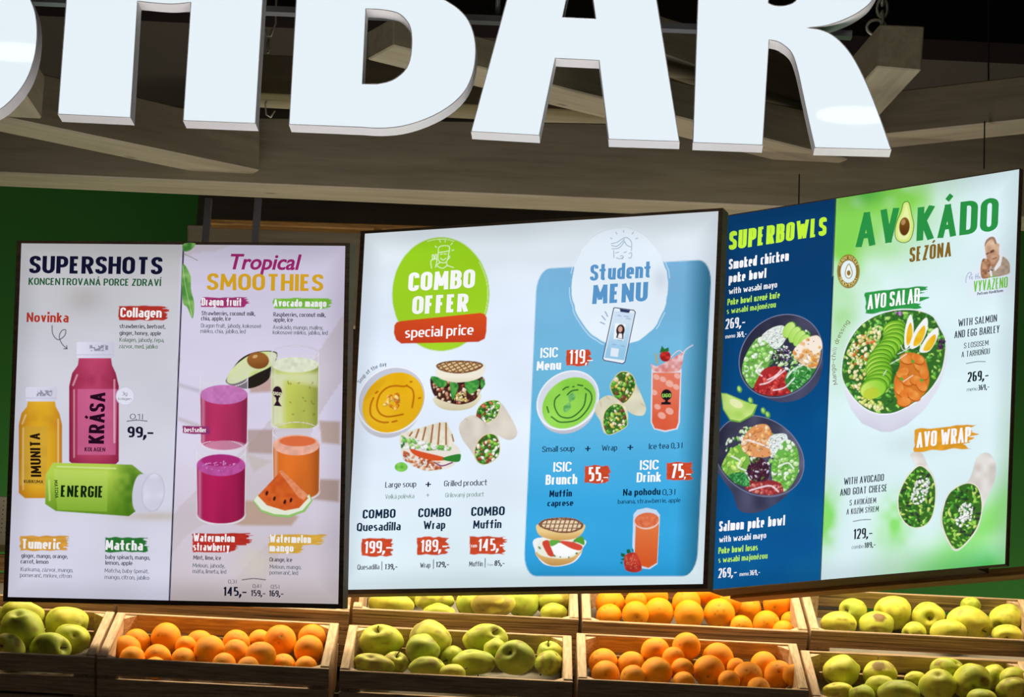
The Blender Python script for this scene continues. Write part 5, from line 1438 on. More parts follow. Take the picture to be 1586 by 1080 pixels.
for k, (x, y, a_) in enumerate(((600, 450, 20), (700, 500, 60), (740, 560, 80), (570, 560, -30), (600, 620, 30), (680, 620, 10), (720, 660, 50), (540, 680, 80), (600, 720, -20), (660, 740, 30), (580, 790, 0), (690, 450, 30))):
    q = Q([(x, y)])[0]; p.put(p.E(q[0], q[1] + 1.2, 11, 7.5, a_), (176, 84, 24)); p.put(p.E(q[0], q[1], 10.5, 7, a_), mixc((240, 166, 84), (226, 120, 44), p.N(9, k)))
for q in ([(555, 340), (580, 380), (650, 350)], [(470, 490), (540, 450), (600, 410)], [(415, 580), (440, 540)], [(575, 630), (650, 580)], [(530, 410), (600, 380)]): p.put(p.L(Q(q), 1.4), (240, 240, 246), .9)
for x, y in ((650, 470), (560, 610), (720, 620), (510, 430), (490, 660)): q = Q([(x, y)])[0]; p.put(p.E(q[0], q[1], 3, 2.2, 40), (96, 170, 60))
p.blobs(p.P(Q([(860, 270), (915, 300), (890, 370), (850, 380)])), 16, 1.5, 3, [(96, 50, 90), (60, 40, 70)], 3); p.blobs(p.P(Q([(490, 80), (570, 70), (560, 120)])), 14, 1.5, 3, [(110, 60, 50), (170, 130, 180)], 4)
b3.pic('printed_salad_bowl', p)


GRE = [(150, 206, 110), (110, 180, 70), (190, 226, 160), (226, 240, 220)]


def poke(bx, cx, cy, rx, ry, ang, body, seed, sect, name='printed_poke_bowl'):
    p = Pic(*bx, .8)
    p.put(p.P(body, sm=True), mixc((52, 54, 78), (90, 90, 120), p.N(20, seed) * .8))
    p.put(p.E(cx, cy, rx, ry, ang), (128, 134, 166)); inn = p.E(cx, cy, rx - 1.3, ry - 1.3, ang)
    p.put(inn, mixc((44, 44, 66), (110, 110, 136), frac(cx - rx, cx + rx, p.X + p.Y * .3 - 180) * (p.N(18, seed + 1))))
    p.blobs(p.E(cx + 4, cy + 5, rx - 12, ry - 11, ang), 240, 1.6, 4, GRE + [(236, 240, 236), (60, 110, 60), (206, 226, 190)], seed + 3, .6)
    for pts, n, r0, r1, pal, el, base in sect:
        m = p.P(pts, sm=True) * p.E(cx, cy, rx - 3, ry - 3, ang); p.put(m, base); p.blobs(m, n, r0, r1, pal, seed + n, el)
    return p


T = lambda pts: zz(1100, 480, 6.747, pts)
p = poke((1142, 486, 1284, 630), 1212, 553, 70, 59.6, -45, [(1217 + 60 * math.cos(a_), 566 + 58.5 * math.sin(a_)) for a_ in np.arange(0, 6.28, .5)], 51, [
    (T([(350, 640), (400, 460), (520, 300), (640, 330), (680, 440), (600, 640), (560, 700), (460, 830), (400, 760)]), 70, 2.4, 4.8, GRE, .8, (110, 170, 80)),
    (T([(560, 280), (660, 200), (780, 175), (830, 260), (780, 360), (700, 420), (600, 340)]), 90, 1, 2, RICE, .6, (226, 236, 230)),
    (T([(480, 850), (520, 720), (600, 620), (760, 610), (860, 740), (860, 880), (640, 910)]), 60, 2.2, 5, [(196, 60, 56), (170, 40, 44), (214, 90, 80), (150, 34, 40)], .7, (170, 46, 46)),
    (T([(800, 740), (900, 600), (1120, 600), (1100, 700), (980, 820), (870, 870)]), 90, 1.8, 4, [(96, 190, 100), (60, 150, 60), (150, 220, 150), (40, 120, 50)], .35, (60, 130, 60)),
    (T([(880, 460), (1000, 320), (1150, 280), (1195, 400), (1190, 500), (1120, 620), (980, 580)]), 50, 2.4, 6, [(245, 226, 206), (236, 190, 130), (226, 150, 70), (250, 240, 232)], .5, (232, 200, 160))])
for k, (x, y) in enumerate(((840, 220), (900, 270), (950, 310), (1000, 350))):
    q = T([(x, y)])[0]; p.put(p.E(q[0] + 1, q[1], 14, 9, -60), (96, 160, 50)); p.put(p.E(q[0], q[1], 13, 8, -60), mixc((170, 220, 96), (206, 236, 140), frac(q[0] - 8, q[0] + 8, p.X)))
p.put(p.P(T([(900, 430), (1000, 320), (1150, 285), (1190, 400), (1120, 470), (980, 470)]), sm=True), mixc((250, 236, 220), (232, 170, 100), frac(.55, .8, p.N(6, 9))))
p.blobs(p.E(1214, 552, 15, 12), 60, 1.2, 3, [(70, 50, 90), (150, 140, 190), (50, 110, 50), (230, 230, 240), (50, 30, 50)], 9, .4)
for q in ([(540, 790), (640, 760), (800, 640)], [(680, 850), (800, 820), (900, 720)], [(620, 740), (700, 700), (760, 640)], [(820, 720), (880, 640), (1000, 580)], [(560, 700), (500, 650), (560, 560)]): p.put(p.L(T(q), 2.4), (246, 236, 246), .85)
rn = random.Random(8)
for _ in range(40): q = T([(rn.uniform(620, 1100), rn.uniform(260, 640))])[0]; p.put(p.E(q[0], q[1], .8, .6), (30, 30, 40), .8)
b3.pic('printed_poke_bowl', p)
T2 = lambda pts: zz(1090, 600, 3.376, pts)
p = poke((1104, 640, 1256, 802), 1179, 708, 73.5, 59, 32, T2([(62, 390), (100, 470), (160, 560), (190, 640), (240, 662), (320, 650), (420, 590), (495, 500), (505, 420), (300, 420)]), 61, [
    (T2([(100, 430), (150, 330), (220, 310), (250, 400), (200, 470), (130, 470)]), 14, 5, 9, [(170, 214, 96), (140, 196, 80), (200, 230, 130)], .5, (120, 180, 70)),
    (T2([(205, 300), (260, 215), (340, 200), (370, 270), (360, 360), (280, 370), (230, 350)]), 40, 2.5, 6, [(236, 170, 110), (226, 140, 80), (245, 206, 170)], .6, (226, 156, 100)),
    (T2([(350, 270), (440, 250), (440, 330), (380, 380)]), 60, 1, 2.2, RICE, .6, (226, 236, 236)),
    (T2([(440, 280), (500, 330), (500, 460), (430, 550), (370, 480), (370, 390)]), 60, 2.4, 4.6, GRE, .8, (110, 180, 80)),
    (T2([(230, 540), (260, 490), (400, 500), (420, 560), (330, 575)]), 40, 2, 4.6, [(176, 70, 70), (150, 46, 54), (206, 120, 110)], .6, (150, 50, 56)),
    (T2([(130, 470), (220, 450), (250, 520), (180, 510)]), 34, 1.6, 3.6, [(60, 150, 80), (90, 180, 100)], .4, (50, 120, 60)),
    (T2([(240, 420), (300, 370), (350, 420), (340, 490), (260, 490)]), 60, 1.2, 3.4, [(90, 40, 60), (60, 28, 50), (206, 200, 226), (90, 120, 60)], .4, (70, 36, 54))])
for q in ([(155, 365), (200, 390), (190, 420), (230, 440)], [(240, 280), (300, 300), (350, 320)], [(250, 545), (300, 530), (360, 520), (400, 550)], [(400, 420), (450, 400), (480, 430)]): p.put(p.L(T2(q), 2.6), (246, 242, 250), .85)
rn = random.Random(9)
for _ in range(30): q = T2([(rn.uniform(240, 440), rn.uniform(260, 400))])[0]; p.put(p.E(q[0], q[1], .8, .6), (40, 30, 30), .8)
b3.pic('printed_poke_bowl', p)
p = Pic(1116, 594, 1202, 660, .8)
p.put(p.P(T2([(102, 36), (130, 38), (230, 80), (290, 98), (270, 150), (200, 188), (150, 180), (112, 120)]), sm=False, grow=.4), (110, 170, 60)); p.put(p.P(T2([(104, 38), (130, 40), (230, 82), (286, 98), (262, 146), (200, 182), (150, 172), (114, 118)])), mixc((206, 232, 140), (170, 214, 96), p.N(14, 3)))
p.put(p.E(*T2([(180, 90)])[0], 11, 6, 25), (240, 240, 190), .8)
for x, y in ((197, 15), (255, 75), (322, 128), (345, 148)): q = T2([(x, y)])[0]; p.put(p.E(q[0], q[1], 3.6, 5.4, -20), (96, 160, 60)); p.put(p.E(q[0] - .6, q[1] - .6, 2.2, 3.6, -20), (170, 220, 120))
b3.pic('printed_avocado', p)
# avocado wraps
U3 = lambda pts: zz(1270, 540, 3.0, pts)
PA = [(70, 150, 50), (120, 196, 70), (44, 100, 40), (196, 226, 110), (150, 206, 80), (50, 60, 50)]
for (body, cut, core, bx, sd) in (([(430, 495), (480, 490), (510, 550), (545, 620), (545, 730), (500, 825), (430, 835), (380, 780), (370, 700), (410, 600), (450, 550)], [(480, 552), (530, 600), (545, 680), (530, 780), (490, 828), (430, 830), (385, 780), (375, 700), (400, 630), (440, 575)], [(470, 600), (520, 620), (500, 700), (460, 730), (430, 700)], (1388, 700, 1456, 822), 71),
                                  ([(740, 510), (790, 490), (825, 540), (820, 620), (770, 740), (740, 850), (650, 945), (600, 900), (570, 800), (600, 700), (680, 635), (710, 600)], [(700, 632), (745, 660), (760, 750), (730, 850), (650, 935), (605, 890), (578, 800), (600, 700), (640, 655)], [(680, 720), (720, 740), (700, 830), (650, 830), (640, 780)], (1454, 700, 1550, 860), 72)):
    p = Pic(*bx, .8)
    p.put(p.P(U3(body), sm=True), mixc((236, 234, 232), (196, 186, 176), p.N(11, sd) * .7)); p.put(p.P(U3(cut), sm=True, grow=1.6), (240, 238, 216)); m = p.P(U3(cut), sm=True); p.put(m, (60, 110, 40)); p.blobs(m, 130, 1.8, 5, PA, sd, .4); p.blobs(p.P(U3(core), sm=True), 80, 1.2, 2.6, [(245, 246, 246), (222, 228, 226), (250, 250, 250)], sd + 3, .8)
    b3.pic('printed_wrap', p)
# thin golden batten under the right board
a = b3.c
mb = MB()
A_, B_ = a[3] + np.array([.02, -.010]), a[2] + np.array([.10, -.010])
mb.hexa([(A_[0], A_[1], -.074), (B_[0], B_[1], -.074), (B_[0], B_[1], -.125), (A_[0], A_[1], -.125), (A_[0], A_[1] + .02, -.074), (B_[0], B_[1] + .02, -.074), (B_[0], B_[1] + .02, -.125), (A_[0], A_[1] + .02, -.125)])
mb.build('bottom_batten', M_GOLDWOOD, b3.root)


# ================================================================== lit channel letters
TH = math.radians(-3.0)
LX = np.array([math.cos(TH), math.sin(TH), 0]); LN = np.array([math.sin(TH), -math.cos(TH), 0])
LP = at(760, 200, 6.8)


def letter(name, label, outer, holes, depth=0.056):
    P = lambda pts: [((onplane(x, y, LP, LN) - LP) @ LX, (onplane(x, y, LP, LN) - LP)[2]) for x, y in pts]
    lo = P(outer); lh = [P(h) for h in holes]
    cx = sum(p[0] for p in lo) / len(lo); bz = min(p[1] for p in lo)
    lo = [(x - cx, z - bz) for x, z in lo]; lh = [[(x - cx, z - bz) for x, z in h] for h in lh]
    O = LP + LX * cx + np.array([0, 0, bz])
    # local axes: x along the sign, y up, z towards the viewer
    root = empty('sign_letter', mat=Matrix([[LX[i], (0, 0, 1)[i], LN[i], O[i]] for i in range(3)] + [[0, 0, 0, 1]]), label=label, cat='sign letter', group='lit letters of the shop sign')
    v, f = fill2d([lo] + lh)
    n = len(v)
    mesh_obj('lit_face', [(x, y, 0) for x, y in v], f, M_LETTER, root)
    mesh_obj('back_plate', [(x, y, -depth) for x, y in v], [tuple(reversed(q)) for q in f], M_RETURN, root)
    mb = MB()
    for lp in [lo] + lh:
        k = len(lp); b = len(mb.v); cxx = np.array(lp)
        # the return stands a hair proud of the acrylic face
        mb.v += [(x, y, 0.002) for x, y in lp] + [(x, y, -depth - .001) for x, y in lp]
        mb.f += [(b + i, b + k + i, b + k + (i + 1) % k, b + (i + 1) % k) for i in range(k)]
    o = mb.build('return', M_RETURN, root)
    m = o.modifiers.new('thick', 'SOLIDIFY'); m.thickness = 0.0022; m.offset = 0
    return root


S_o = np.concatenate([smooth([(44, -8), (54, 18), (57.5, 46), (56, 74), (51, 98), (42, 122), (26, 146), (0, 170), (-38, 186), (-80, 190), (-125, 186), (-168, 172)], False, 4),
                      smooth([(-150, 84), (-118, 100), (-86, 106), (-58, 98), (-46, 76), (-52, 48), (-80, 20), (-120, -8), (-150, -46), (-160, -96), (-150, -150), (-118, -196), (-70, -222), (-20, -228), (24, -216)], False, 4),
                      smooth([(14, -132), (-16, -142), (-44, -138), (-58, -116), (-52, -88), (-20, -62), (18, -38)], False, 4)])
letter('s', 'big white lit letter S cut off at the left edge of the picture', [tuple(p) for p in S_o], [])
H_o = [(90, 177), (202, 182.5), (213, 2)] + [tuple(p) for p in smooth([(213, 2), (240, 5), (268, 6.5), (296, 4)], False, 4)[1:-1]] + [(296, 4), (284, 187), (395.5, 191.5), (407, 0), (421, -240), (309, -246), (301, -96), (298, -98), (222, -100), (219, -100), (228, -250), (116, -256), (103, 0)]
letter('h', 'big white lit letter H of the shop sign', H_o, [])
B_o = [(448, 193)] + [tuple(p) for p in smooth([(560, 197.5), (588, 199), (622, 196), (659, 185), (693, 167), (718, 144), (731, 118), (736.5, 88), (735, 59), (726, 33), (711, 15), (692, 2), (676, -8), (696, -24), (712, -50), (718, -86), (716, -130), (704, -172), (680, -206), (646, -226), (606, -234)], False, 3)] + [(560, -235), (472, -239), (459, 0)]
B_h1 = [(561, 130.5), (566.5, 14)] + [tuple(p) for p in smooth([(580, 14.5), (593, 15.5), (615, 20), (628, 30), (636, 44), (638, 67), (635, 93), (626, 111), (607, 125), (585, 130.5)], False, 3)]
B_h2 = [(568, -60), (574, -160)] + [tuple(p) for p in smooth([(588, -162), (608, -156), (620, -138), (622, -108), (614, -78), (596, -63)], False, 3)]
letter('b', 'big white lit letter B of the shop sign', B_o, [B_h1, B_h2])
A_o = [(730, 204), (835, 210), (860, 90.5), (928, 94), (943, 216), (1052, 219.5), (1017, 0), (979, -228), (848, -234), (785, 0)]
A_h = [(871, 27), (923, 29.5), (902, -120)]
letter('a', 'big white lit letter A of the shop sign', A_o, [A_h])
R_o = [(1073.5, 221), (1181, 225), (1191, 62)] + [tuple(p) for p in smooth([(1202, 64), (1212, 69), (1226, 82), (1235, 107), (1244, 148), (1253, 190), (1262, 229)], False, 4)] + \
      [tuple(p) for p in smooth([(1380, 232), (1363, 183), (1342, 130), (1319, 86), (1295, 59), (1272, 47), (1250, 43.5)], False, 4)] + \
      [tuple(p) for p in smooth([(1256, 43), (1281, 39.5), (1309, 30), (1333, 17), (1352, -1), (1368, -36), (1372, -84), (1362, -140), (1336, -184), (1296, -206), (1240, -214)], False, 4)] + [(1098, -219), (1081, 0)]
R_h = [(1191, -40), (1193, -128)] + [tuple(p) for p in smooth([(1216, -128), (1238, -118), (1250, -92), (1252, -52), (1244, -20), (1232, 2), (1216, 9), (1200, 9), (1190, 5)], False, 3)]
letter('r', 'big white lit letter R at the right end of the shop sign', R_o, [R_h])

# mounting rail behind the letters, and its droppers from the ceiling
a = at(-190, -12, 6.965); b = at(1320, 51.6, 6.835)
rail = empty('mounting_rail', (a + b) / 2, label='thin pale metal rail running behind the sign letters', cat='rail')
dv = (b - a) / 2
MB().hexa([tuple(-dv + np.array(q)) for q in ((0, 0, -.008), (0, .03, -.008), (0, .03, .008), (0, 0, .008))] + [tuple(dv + np.array(q)) for q in ((0, 0, -.008), (0, .03, -.008), (0, .03, .008), (0, 0, .008))]).build('rail_bar', M_METAL, rail)
for t in (-.72, -.28, .28, .72):
    q = dv * t
    MB().tube([tuple(q + np.array([0, .015, 0])), tuple(q + np.array([0, .015, 5.4 - (a[2] + b[2]) / 2 - q[2]]))], .006, 8).build('drop_rod', M_METAL, rail, True)

# round ceiling downlights, mirrored as soft ovals on the glossy letter faces
M_LAMP = plain('lamp_glass', (255, 255, 255)); bb = M_LAMP.node_tree.nodes['Principled BSDF']
bb.inputs['Emission Color'].default_value = (1, 1, 1, 1); bb.inputs['Emission Strength'].default_value = 4
for px, py, lab in ((24, 79, 'left'), (1324, 177, 'right')):
    p = onplane(px, py, LP, LN); d = ray(px, py); d = d / np.linalg.norm(d)
    r = d - 2 * (d @ LN) * LN
    t = (5.36 - p[2]) / r[2]; c = p + r * t
    lamp = empty('downlight', c, label='oval white ceiling downlight behind the camera, mirrored on the letters at the ' + lab, cat='downlight')
    circ = [(0.155 * math.cos(2 * math.pi * i / 32), 0.10 * math.sin(2 * math.pi * i / 32)) for i in range(32)]
    MB().prism(circ, -0.01, 0.0).build('lens', M_LAMP, lamp)
    MB().prism([(x * 1.12, y * 1.12) for x, y in circ], 0.0, 0.04).build('housing', M_METAL, lamp)


# ================================================================== crates and fruit
TILT = math.radians(27.5)
DV = np.array([0, math.cos(TILT), math.sin(TILT)]); UV = np.array([0, -math.sin(TILT), math.cos(TILT)]); XV = np.array([1.0, 0, 0])
CL, CH = 0.36, 0.165


def crate(px0, py0, px1, Y, label, upper):
    O = at(px0, py0, Y); E1 = at(px1, py0, Y); Wd = (E1 - O)[0] * 1.0
    mat = Matrix([[XV[i], DV[i], UV[i], O[i]] for i in range(3)] + [[0, 0, 0, 1]])
    r = empty('fruit_crate', mat=mat, label=label, cat='crate', group='slatted wooden fruit crates')
    te, ts, sh, gap = 0.024, 0.010, 0.047, 0.009
    jx = lambda s: random.Random(int(px0 * 7 + py0 + s)).uniform(-.0015, .0015)
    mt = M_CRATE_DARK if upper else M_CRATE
    for k in range(3):
        z1 = -k * (sh + gap) + jx(k); z0 = z1 - sh
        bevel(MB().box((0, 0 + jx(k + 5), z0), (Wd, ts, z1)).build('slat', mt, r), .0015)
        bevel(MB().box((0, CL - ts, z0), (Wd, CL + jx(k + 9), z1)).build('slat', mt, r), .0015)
    for x0 in (0.0, Wd - te):
        bevel(MB().box((x0 + .0005, ts + .0005, -CH), (x0 + te - .0005, CL - ts - .0005, 0.003)).build('end_panel', M_CRATE_END, r), .002)
    t = 0.034
    for (cx, sx) in ((te, 1), (Wd - te, -1)):
        for (cy, sy) in ((ts, 1), (CL - ts, -1)):
            poly = [(cx, cy), (cx + sx * t * .9, cy), (cx, cy + sy * t * .9)]
            if sx * sy < 0: poly = poly[::-1]
            MB().prism(poly, -CH + .01, -0.004).build('corner_post', M_CRATE_END, r)
    nb = 5
    for k in range(nb):
        y0 = ts + k * (CL - 2 * ts) / nb
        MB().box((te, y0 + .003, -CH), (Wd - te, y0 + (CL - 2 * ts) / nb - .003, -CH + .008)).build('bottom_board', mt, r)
    # crumpled liner under the fruit
    nx, ny = 26, 12; V = []; Fc = []; rnd = random.Random(int(px0))
    for j in range(ny + 1):
        for i in range(nx + 1):
            x = te + .002 + (Wd - 2 * te - .004) * i / nx; y = ts + .001 + (CL - 2 * ts - .002) * j / ny
            e = min(i, nx - i) / nx * 10; f = min(j, ny - j) / ny * 5
            zz_ = LINER + rnd.uniform(-.004, .004) + (0.016 * max(0, 1 - f) + 0.01 * max(0, 1 - e))
            V.append((x, y, zz_))
    for j in range(ny):
        for i in range(nx):
            a = j * (nx + 1) + i; Fc.append((a, a + 1, a + nx + 2, a + nx + 1))
    mesh_obj('paper_liner', V, Fc, M_PAPER, r, True)
    return dict(O=O, W=Wd, te=te, ts=ts)


LINER = -0.098
import bmesh
_bm = bmesh.new(); bmesh.ops.create_icosphere(_bm, subdivisions=4, radius=1.0)
ICO = np.array([v.co[:] for v in _bm.verts]); ICOF = [tuple(v.index for v in f.verts) for f in _bm.faces]; _bm.free()


def n3(P, sc, seed):
    return (vnoise(P[:, 0] * 10 + 50, P[:, 1] * 10 + 50, sc * 10, seed) + vnoise(P[:, 1] * 10 + 80, P[:, 2] * 10 + 70, sc * 10, seed + 1) + vnoise(P[:, 2] * 10 + 90, P[:, 0] * 10 + 60, sc * 10, seed + 2)) / 3


def orange_mesh(seed):
    d = ICO / np.linalg.norm(ICO, axis=1)[:, None]
    ph = np.arccos(np.clip(d[:, 2], -1, 1))
    r = 1 + (n3(d, .7, seed) - .5) * 0.07 - 0.05 * np.exp(-(ph / .16) ** 2) - 0.03 * np.exp(-((math.pi - ph) / .2) ** 2)
    V = d * r[:, None]; V[:, 2] *= 0.96
    base = mixc(lin((250, 148, 8)), lin((255, 174, 22)), n3(d, .5, seed + 7))
    C = mixc(base, lin((110, 92, 40)), np.exp(-(ph / .07) ** 2))
    C = mixc(C, lin((150, 80, 30)), (n3(d, .09, seed + 3) > .80) * .6 * 1.0)
    return V, C


OR = []
for s in range(3):
    V, C = orange_mesh(31 + s * 11)
    o = mesh_obj('orange', V, ICOF, M_ORANGE, smooth=True, colors=np.concatenate([C, np.ones((len(C), 1))], 1))
    OR.append(o.data); bpy.data.objects.remove(o)

CALYX = None


def place(cr, items, kind, crate_words):
    """items: (px, py, rx, ry[, opts]) from back to front. Each is set down as deep in the crate as its neighbours allow."""
    O = cr['O']; done = []
    rows = sorted(items, key=lambda t: t[1]); med = rows[len(rows) // 2][1]
    order_b = sorted([i for i, t in enumerate(items) if t[1] < med], key=lambda i: items[i][0])
    order_f = sorted([i for i, t in enumerate(items) if t[1] >= med], key=lambda i: items[i][0])
    ords = ['first', 'second', 'third', 'fourth', 'fifth', 'sixth', 'seventh', 'eighth', 'ninth', 'tenth', 'eleventh', 'twelfth', 'thirteenth']
    seq = sorted(range(len(items)), key=lambda i: items[i][1])
    for i in seq:
        it = items[i]; px, py, rx, ry = it[:4]; op = it[4] if len(it) > 4 else {}
        d = ray(px, py); d = d / np.linalg.norm(d)
        # farthest allowed point along the ray inside the crate
        kk = 4500 / (O[1] * 1.0)
        best = None
        Rm = (rx + ry) / 2
        for t in np.arange(9.3, 6.9, -0.004):
            p = EYE + d * t
            sc = np.dot(p - EYE, fw) / F_PX
            rr = (Rm * sc); rl = rr * 0.96 if kind == 'apple' else rr
            l = p - O; x, y, z = l @ XV, l @ DV, l @ UV
            if z - rr * 1.0 < LINER + .006: continue
            if y + rl > CL - cr['ts'] - .002 or (y - rl < cr['ts'] + .001 and z - rl * .6 < .002): continue
            bad = False
            for q, rq, aq in done:
                if np.linalg.norm(p - q) < (rl + rq) * 0.985: bad = True; break
            if not bad: best = p; break
        if best is None:
            for t in np.arange(9.3, 6.9, -0.004):
                p = EYE + d * t; sc = np.dot(p - EYE, fw) / F_PX; l = p - O
                if l @ DV + Rm * sc < CL - .01 and l @ UV - Rm * sc > LINER: best = p; break
            if best is None: best = EYE + d * (O[1] + .15) / d[1]
        sc = np.dot(best - EYE, fw) / F_PX
        done.append((best, Rm * sc * (.96 if kind == 'apple' else .99), 0))
        back = i in order_b
        lst = order_b if back else order_f
        k = lst.index(i); nl = len(lst)
        if k < (nl + 1) // 2: pos = ('leftmost' if k == 0 else ords[k] + ' from the left')
        else: pos = ('rightmost' if k == nl - 1 else ords[nl - 1 - k] + ' from the right')
        where = pos + (', back row, ' if back else ', front row, ') + crate_words
        rnd = random.Random(int(px * 13 + py * 7))
        if kind == 'orange':
            o = bpy.data.objects.new('orange', OR[rnd.randrange(3)]); COL.objects.link(o)
            o.location = best; o.scale = [rx * sc] * 3
            o.rotation_euler = (rnd.uniform(-2.6, 2.6), rnd.uniform(-1, 1), rnd.uniform(0, 6))
            if 'dim' in op:
                dd = -d + CR * op['dim'][0] + CU * op['dim'][1]
                o.rotation_euler = Vector(dd).to_track_quat('Z', 'Y').to_euler()
            tag(o, 'orange, ' + where, 'orange', 'oranges in the ' + crate_words)
        else:
            seed = rnd.randrange(999)
            dd = ICO / np.linalg.norm(ICO, axis=1)[:, None]
            if 'dim' in op: ax = -d + CR * op['dim'][0] * 1.6 + CU * op['dim'][1] * 1.6
            else: ax = CU * rnd.uniform(.2, 1.4) * rnd.choice((1, 1, -1)) + CR * rnd.uniform(-1, 1) + d * rnd.uniform(.1, .8)
            ax = ax / np.linalg.norm(ax)
            ph = np.arccos(np.clip(dd @ ax, -1, 1))
            lump = (n3(dd, .75, seed) - .5) * 0.30 + (n3(dd, .35, seed + 5) - .5) * 0.09
            r = 1 + lump - 0.34 * np.exp(-(ph / .25) ** 2) + 0.05 * np.exp(-((ph - .6) / .3) ** 2) - 0.2 * np.exp(-((math.pi - ph) / .25) ** 2)
            V = dd * r[:, None]
            a_ = math.radians(op.get('ang', 0))
            ex = CR * math.cos(a_) - CU * math.sin(a_); ey = CR * math.sin(a_) + CU * math.cos(a_); ez = np.cross(ex, ey)
            mx = max(abs(V @ ex)); my = max(abs(V @ ey))
            V = ((V @ ex) * rx * sc / mx)[:, None] * ex + ((V @ ey) * ry * sc / my)[:, None] * ey + ((V @ ez) * min(rx, ry) * sc)[:, None] * ez
            t = n3(dd, .5, seed + 3)
            g = op.get('green', rnd.uniform(0, .6))
            base = mixc(lin((220, 214, 84)), lin((168, 186, 66)), np.clip(t * 1.2 - .4 + g, 0, 1))
            C = mixc(base, lin((112, 100, 50)), .8 * np.exp(-(ph / .16) ** 2))
            C = mixc(C, lin((92, 64, 34)), .9 * np.exp(-((math.pi - ph) / .12) ** 2))
            ru = op.get('russet', .15)
            C = mixc(C, lin((142, 118, 66)), np.clip((n3(dd, .28, seed + 9) - (.68 - ru * .30)) * 9, 0, 1) * .7)
            C = mixc(C, lin((120, 96, 50)), (n3(dd, .06, seed + 12) > .76) * .35)
            if 'brown' in op:
                bx = -d + CR * op['brown'][0] + CU * op['brown'][1]; bx /= np.linalg.norm(bx)
                pb = np.arccos(np.clip(dd @ bx, -1, 1)) + (n3(dd, .2, seed) - .5) * .3
                C = mixc(C, lin((118, 84, 48)), np.clip((op['brown'][2] - pb) * 12, 0, 1) * .9)
            o = empty('apple', best)
            m = mesh_obj('flesh', V, ICOF, M_APPLE, o, True, colors=np.concatenate([C, np.ones((len(C), 1))], 1))
            tip = ax * (Rm * sc) * 0.62
            if rnd.random() < .4 or 'dim' in op: MB().tube([tip, tip + ax * .012, tip + ax * .022 + CR * .004], [.0016, .0013, .0019], 6).build('stem', M_STEM, o, True)
            big = 'large ' if rx > 29 else ('small ' if rx < 22 else '')
            tag(o, big + 'yellow-green apple, ' + where, 'apple', 'apples in the ' + crate_words)


YL, YU = 7.35, 7.70
c = crate(-216, 1000, 148, YL, 'wooden crate of apples cut off at the lower left corner', False)
place(c, [(33, 956, 36, 28), (104, 966, 34, 27, dict(green=.1)), (36, 977, 36, 34, dict(ang=25, green=.7, russet=.5)), (112, 990, 29, 25), (13, 1006, 27, 25, dict(dim=(-.4, .2))), (78, 1006, 33, 26, dict(dim=(.75, .1), green=.6)), (-50, 960, 34, 28), (-60, 1000, 33, 28), (-130, 975, 34, 30)], 'apple', 'lower far-left crate')
c = crate(150, 1019, 511, YL, 'wooden crate of oranges in the lower row under the tropical smoothies panel', False)
place(c, [(212, 995, 21, 21), (257, 989, 24.5, 25), (197, 1006, 22, 22), (205, 1021, 20, 20), (244, 1018, 21, 21), (309, 998, 22, 22), (284, 1022, 19, 19), (324, 1009, 25, 25), (366, 997, 22, 22), (366, 1011, 21, 21), (404, 1017, 24, 24), (402, 993, 18, 18), (434, 993, 25, 25, dict(dim=(.1, .35))), (483, 988, 22, 22), (478, 1007, 23.5, 24), (439, 1031, 19, 19), (474, 1034, 18, 18), (347, 1030, 19, 19), (288, 1002, 17, 17), (384, 1035, 18, 18), (240, 1035, 18, 18)], 'orange', 'lower crate under smoothies panel')
c = crate(526, 1039, 888, YL, 'wooden crate of apples in the lower row under the combo offer', False)
place(c, [(590, 993, 36, 26, dict(dim=(-.2, .75), green=.35)), (667, 990, 33, 29, dict(russet=.6, ang=20)), (654, 1008, 28, 27, dict(green=.85)), (752, 990, 36, 24, dict(dim=(.5, .45), russet=.3)), (580, 1030, 33, 18, dict(russet=1.0, ang=10)), (611, 1028, 22, 19, dict(dim=(.2, .7), russet=.6)), (662, 1034, 30, 18, dict(green=.6)), (702, 1020, 20, 20, dict(dim=(-.6, -.2))), (734, 1026, 34, 21, dict(green=.6, russet=.3)), (767, 1006, 18, 18), (798, 1019, 32, 28, dict(dim=(-.25, .25), green=.9, russet=.4)), (852, 1012, 22, 19, dict(dim=(-.2, .9))), (851, 1027, 23, 21, dict(green=.6, russet=.5)), (700, 1046, 22, 18)], 'apple', 'lower crate under combo offer')
c = crate(895, 1053, 1253, YL, 'wooden crate of oranges in the lower row under the student menu', False)
place(c, [(934, 1027, 23, 23), (938, 1046, 23, 23), (978, 1031, 22, 22), (980, 1050, 20, 20), (1015, 1009, 22.5, 23), (1017, 1042, 25, 25), (1063, 1002, 22.5, 23), (1112, 1021, 25, 25), (1098, 1040, 25, 25), (1057, 1037, 18, 18), (1058, 1058, 18, 18), (1158, 1048, 23, 23, dict(dim=(-.1, .5))), (1183, 1031, 22, 22), (1206, 1046, 23, 23), (1229, 1046, 17, 18), (1129, 1055, 17, 17), (1140, 1034, 15, 15), (1175, 1068, 19, 19), (1043, 1020, 18, 18)], 'orange', 'lower crate under student menu')
c = crate(1258, 1081, 1624, YL, 'wooden crate of apples at the lower right corner', False)
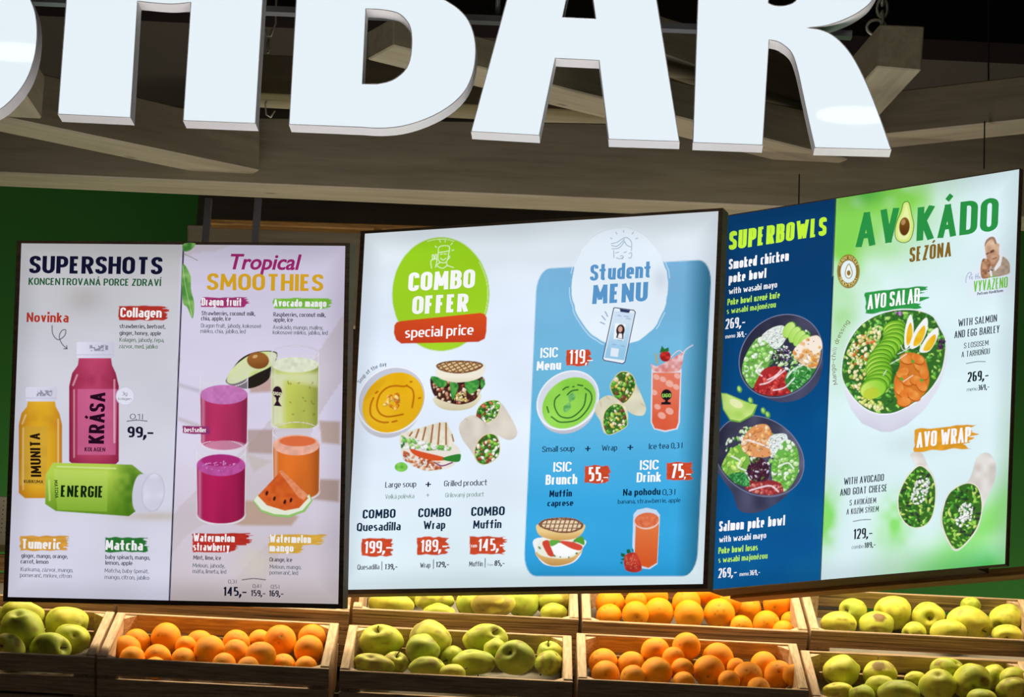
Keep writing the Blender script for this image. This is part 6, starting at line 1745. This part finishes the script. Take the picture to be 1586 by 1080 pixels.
place(c, [(1303, 1040, 30, 27, dict(green=.3)), (1363, 1044, 27, 23, dict(brown=(-.1, .9, .5))), (1298, 1072, 24, 16), (1334, 1078, 21, 18, dict(green=.8)), (1363, 1064, 25, 18, dict(dim=(.7, -.3))), (1391, 1074, 34, 21, dict(green=.7)), (1467, 1037, 27, 20), (1452, 1062, 30, 27, dict(green=.4)), (1418, 1052, 18, 13, dict(russet=.6)), (1506, 1057, 31, 29, dict(brown=(.75, .0, .38), green=.5)), (1540, 1048, 20, 19), (1570, 1051, 22, 18), (1569, 1069, 27, 20, dict(russet=.8, green=.5)), (1521, 1084, 24, 18, dict(green=.7)), (1592, 1058, 20, 19)], 'apple', 'lower right-corner crate')
# upper row
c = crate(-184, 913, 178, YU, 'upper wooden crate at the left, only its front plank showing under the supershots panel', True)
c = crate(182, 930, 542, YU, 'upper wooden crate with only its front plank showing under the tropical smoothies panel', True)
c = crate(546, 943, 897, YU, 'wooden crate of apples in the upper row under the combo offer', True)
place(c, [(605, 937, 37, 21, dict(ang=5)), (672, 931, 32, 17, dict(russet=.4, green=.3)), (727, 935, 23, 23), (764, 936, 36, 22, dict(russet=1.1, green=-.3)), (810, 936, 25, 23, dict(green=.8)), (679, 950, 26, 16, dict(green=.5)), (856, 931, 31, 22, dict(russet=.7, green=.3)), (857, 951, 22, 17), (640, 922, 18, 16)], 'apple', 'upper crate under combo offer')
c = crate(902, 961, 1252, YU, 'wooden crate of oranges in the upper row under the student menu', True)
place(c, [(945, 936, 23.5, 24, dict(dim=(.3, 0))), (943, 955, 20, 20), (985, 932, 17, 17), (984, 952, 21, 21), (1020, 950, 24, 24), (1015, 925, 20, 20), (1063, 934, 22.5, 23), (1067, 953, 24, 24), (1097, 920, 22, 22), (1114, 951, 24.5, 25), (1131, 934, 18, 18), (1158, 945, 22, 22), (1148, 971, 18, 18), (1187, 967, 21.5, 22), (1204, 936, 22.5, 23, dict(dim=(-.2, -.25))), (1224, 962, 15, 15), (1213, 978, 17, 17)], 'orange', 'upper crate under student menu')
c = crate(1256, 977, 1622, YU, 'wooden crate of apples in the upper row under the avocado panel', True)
place(c, [(1298, 968, 29.5, 21, dict(green=-.1)), (1322, 948, 23, 21, dict(dim=(-.5, .1), green=.5)), (1357, 968, 28, 23, dict(brown=(.25, .8, .42), dim=(0, -.6))), (1383, 949, 30, 27, dict(dim=(-.85, -.2), russet=.3)), (1437, 958, 28, 25.5, dict(dim=(.1, 0), green=.2)), (1415, 980, 20, 17, dict(dim=(-.6, -.2))), (1469, 979, 29, 20, dict(green=.0)), (1501, 964, 37, 26, dict(ang=15, dim=(.8, -.5), green=-.2)), (1503, 940, 16, 15, dict(green=.7)), (1558, 960, 28, 25, dict(dim=(-.3, -.4))), (1560, 984, 25, 17, dict(dim=(0, -.2)))], 'apple', 'upper crate under avocado panel')

# stepped rack that carries the crates
rk = empty('display_rack', (0, 8.2, 0), label='stepped timber rack under the fruit crates, almost hidden by them', cat='rack')
for Y, py in ((YL, 1045), (YU, 955)):
    p = at(700, py, Y)
    for xx in (-2.0, 1.9):
        pass
    q0 = np.array([0, p[1], p[2]]) + UV * (-CH - .035); q1 = q0 + DV * CL
    sl = (at(1600, py + 40, Y) - at(0, py - 30, Y))
    MB().hexa([(x, q[1] - 8.2, q[2] + dz) for dz in (-.03, 0) for x, q in ((-1.75, q0), (1.65, q0), (1.65, q1), (-1.75, q1))]).build('shelf_board', M_FRAME, rk)
for xx in (-1.7, -.6, .5, 1.6):
    MB().box((xx - .03, -.86, 0), (xx + .03, -.80, 1.98)).build('upright', M_FRAME, rk)
    MB().box((xx - .03, -.2, 0), (xx + .03, -.14, 2.42)).build('upright', M_FRAME, rk)
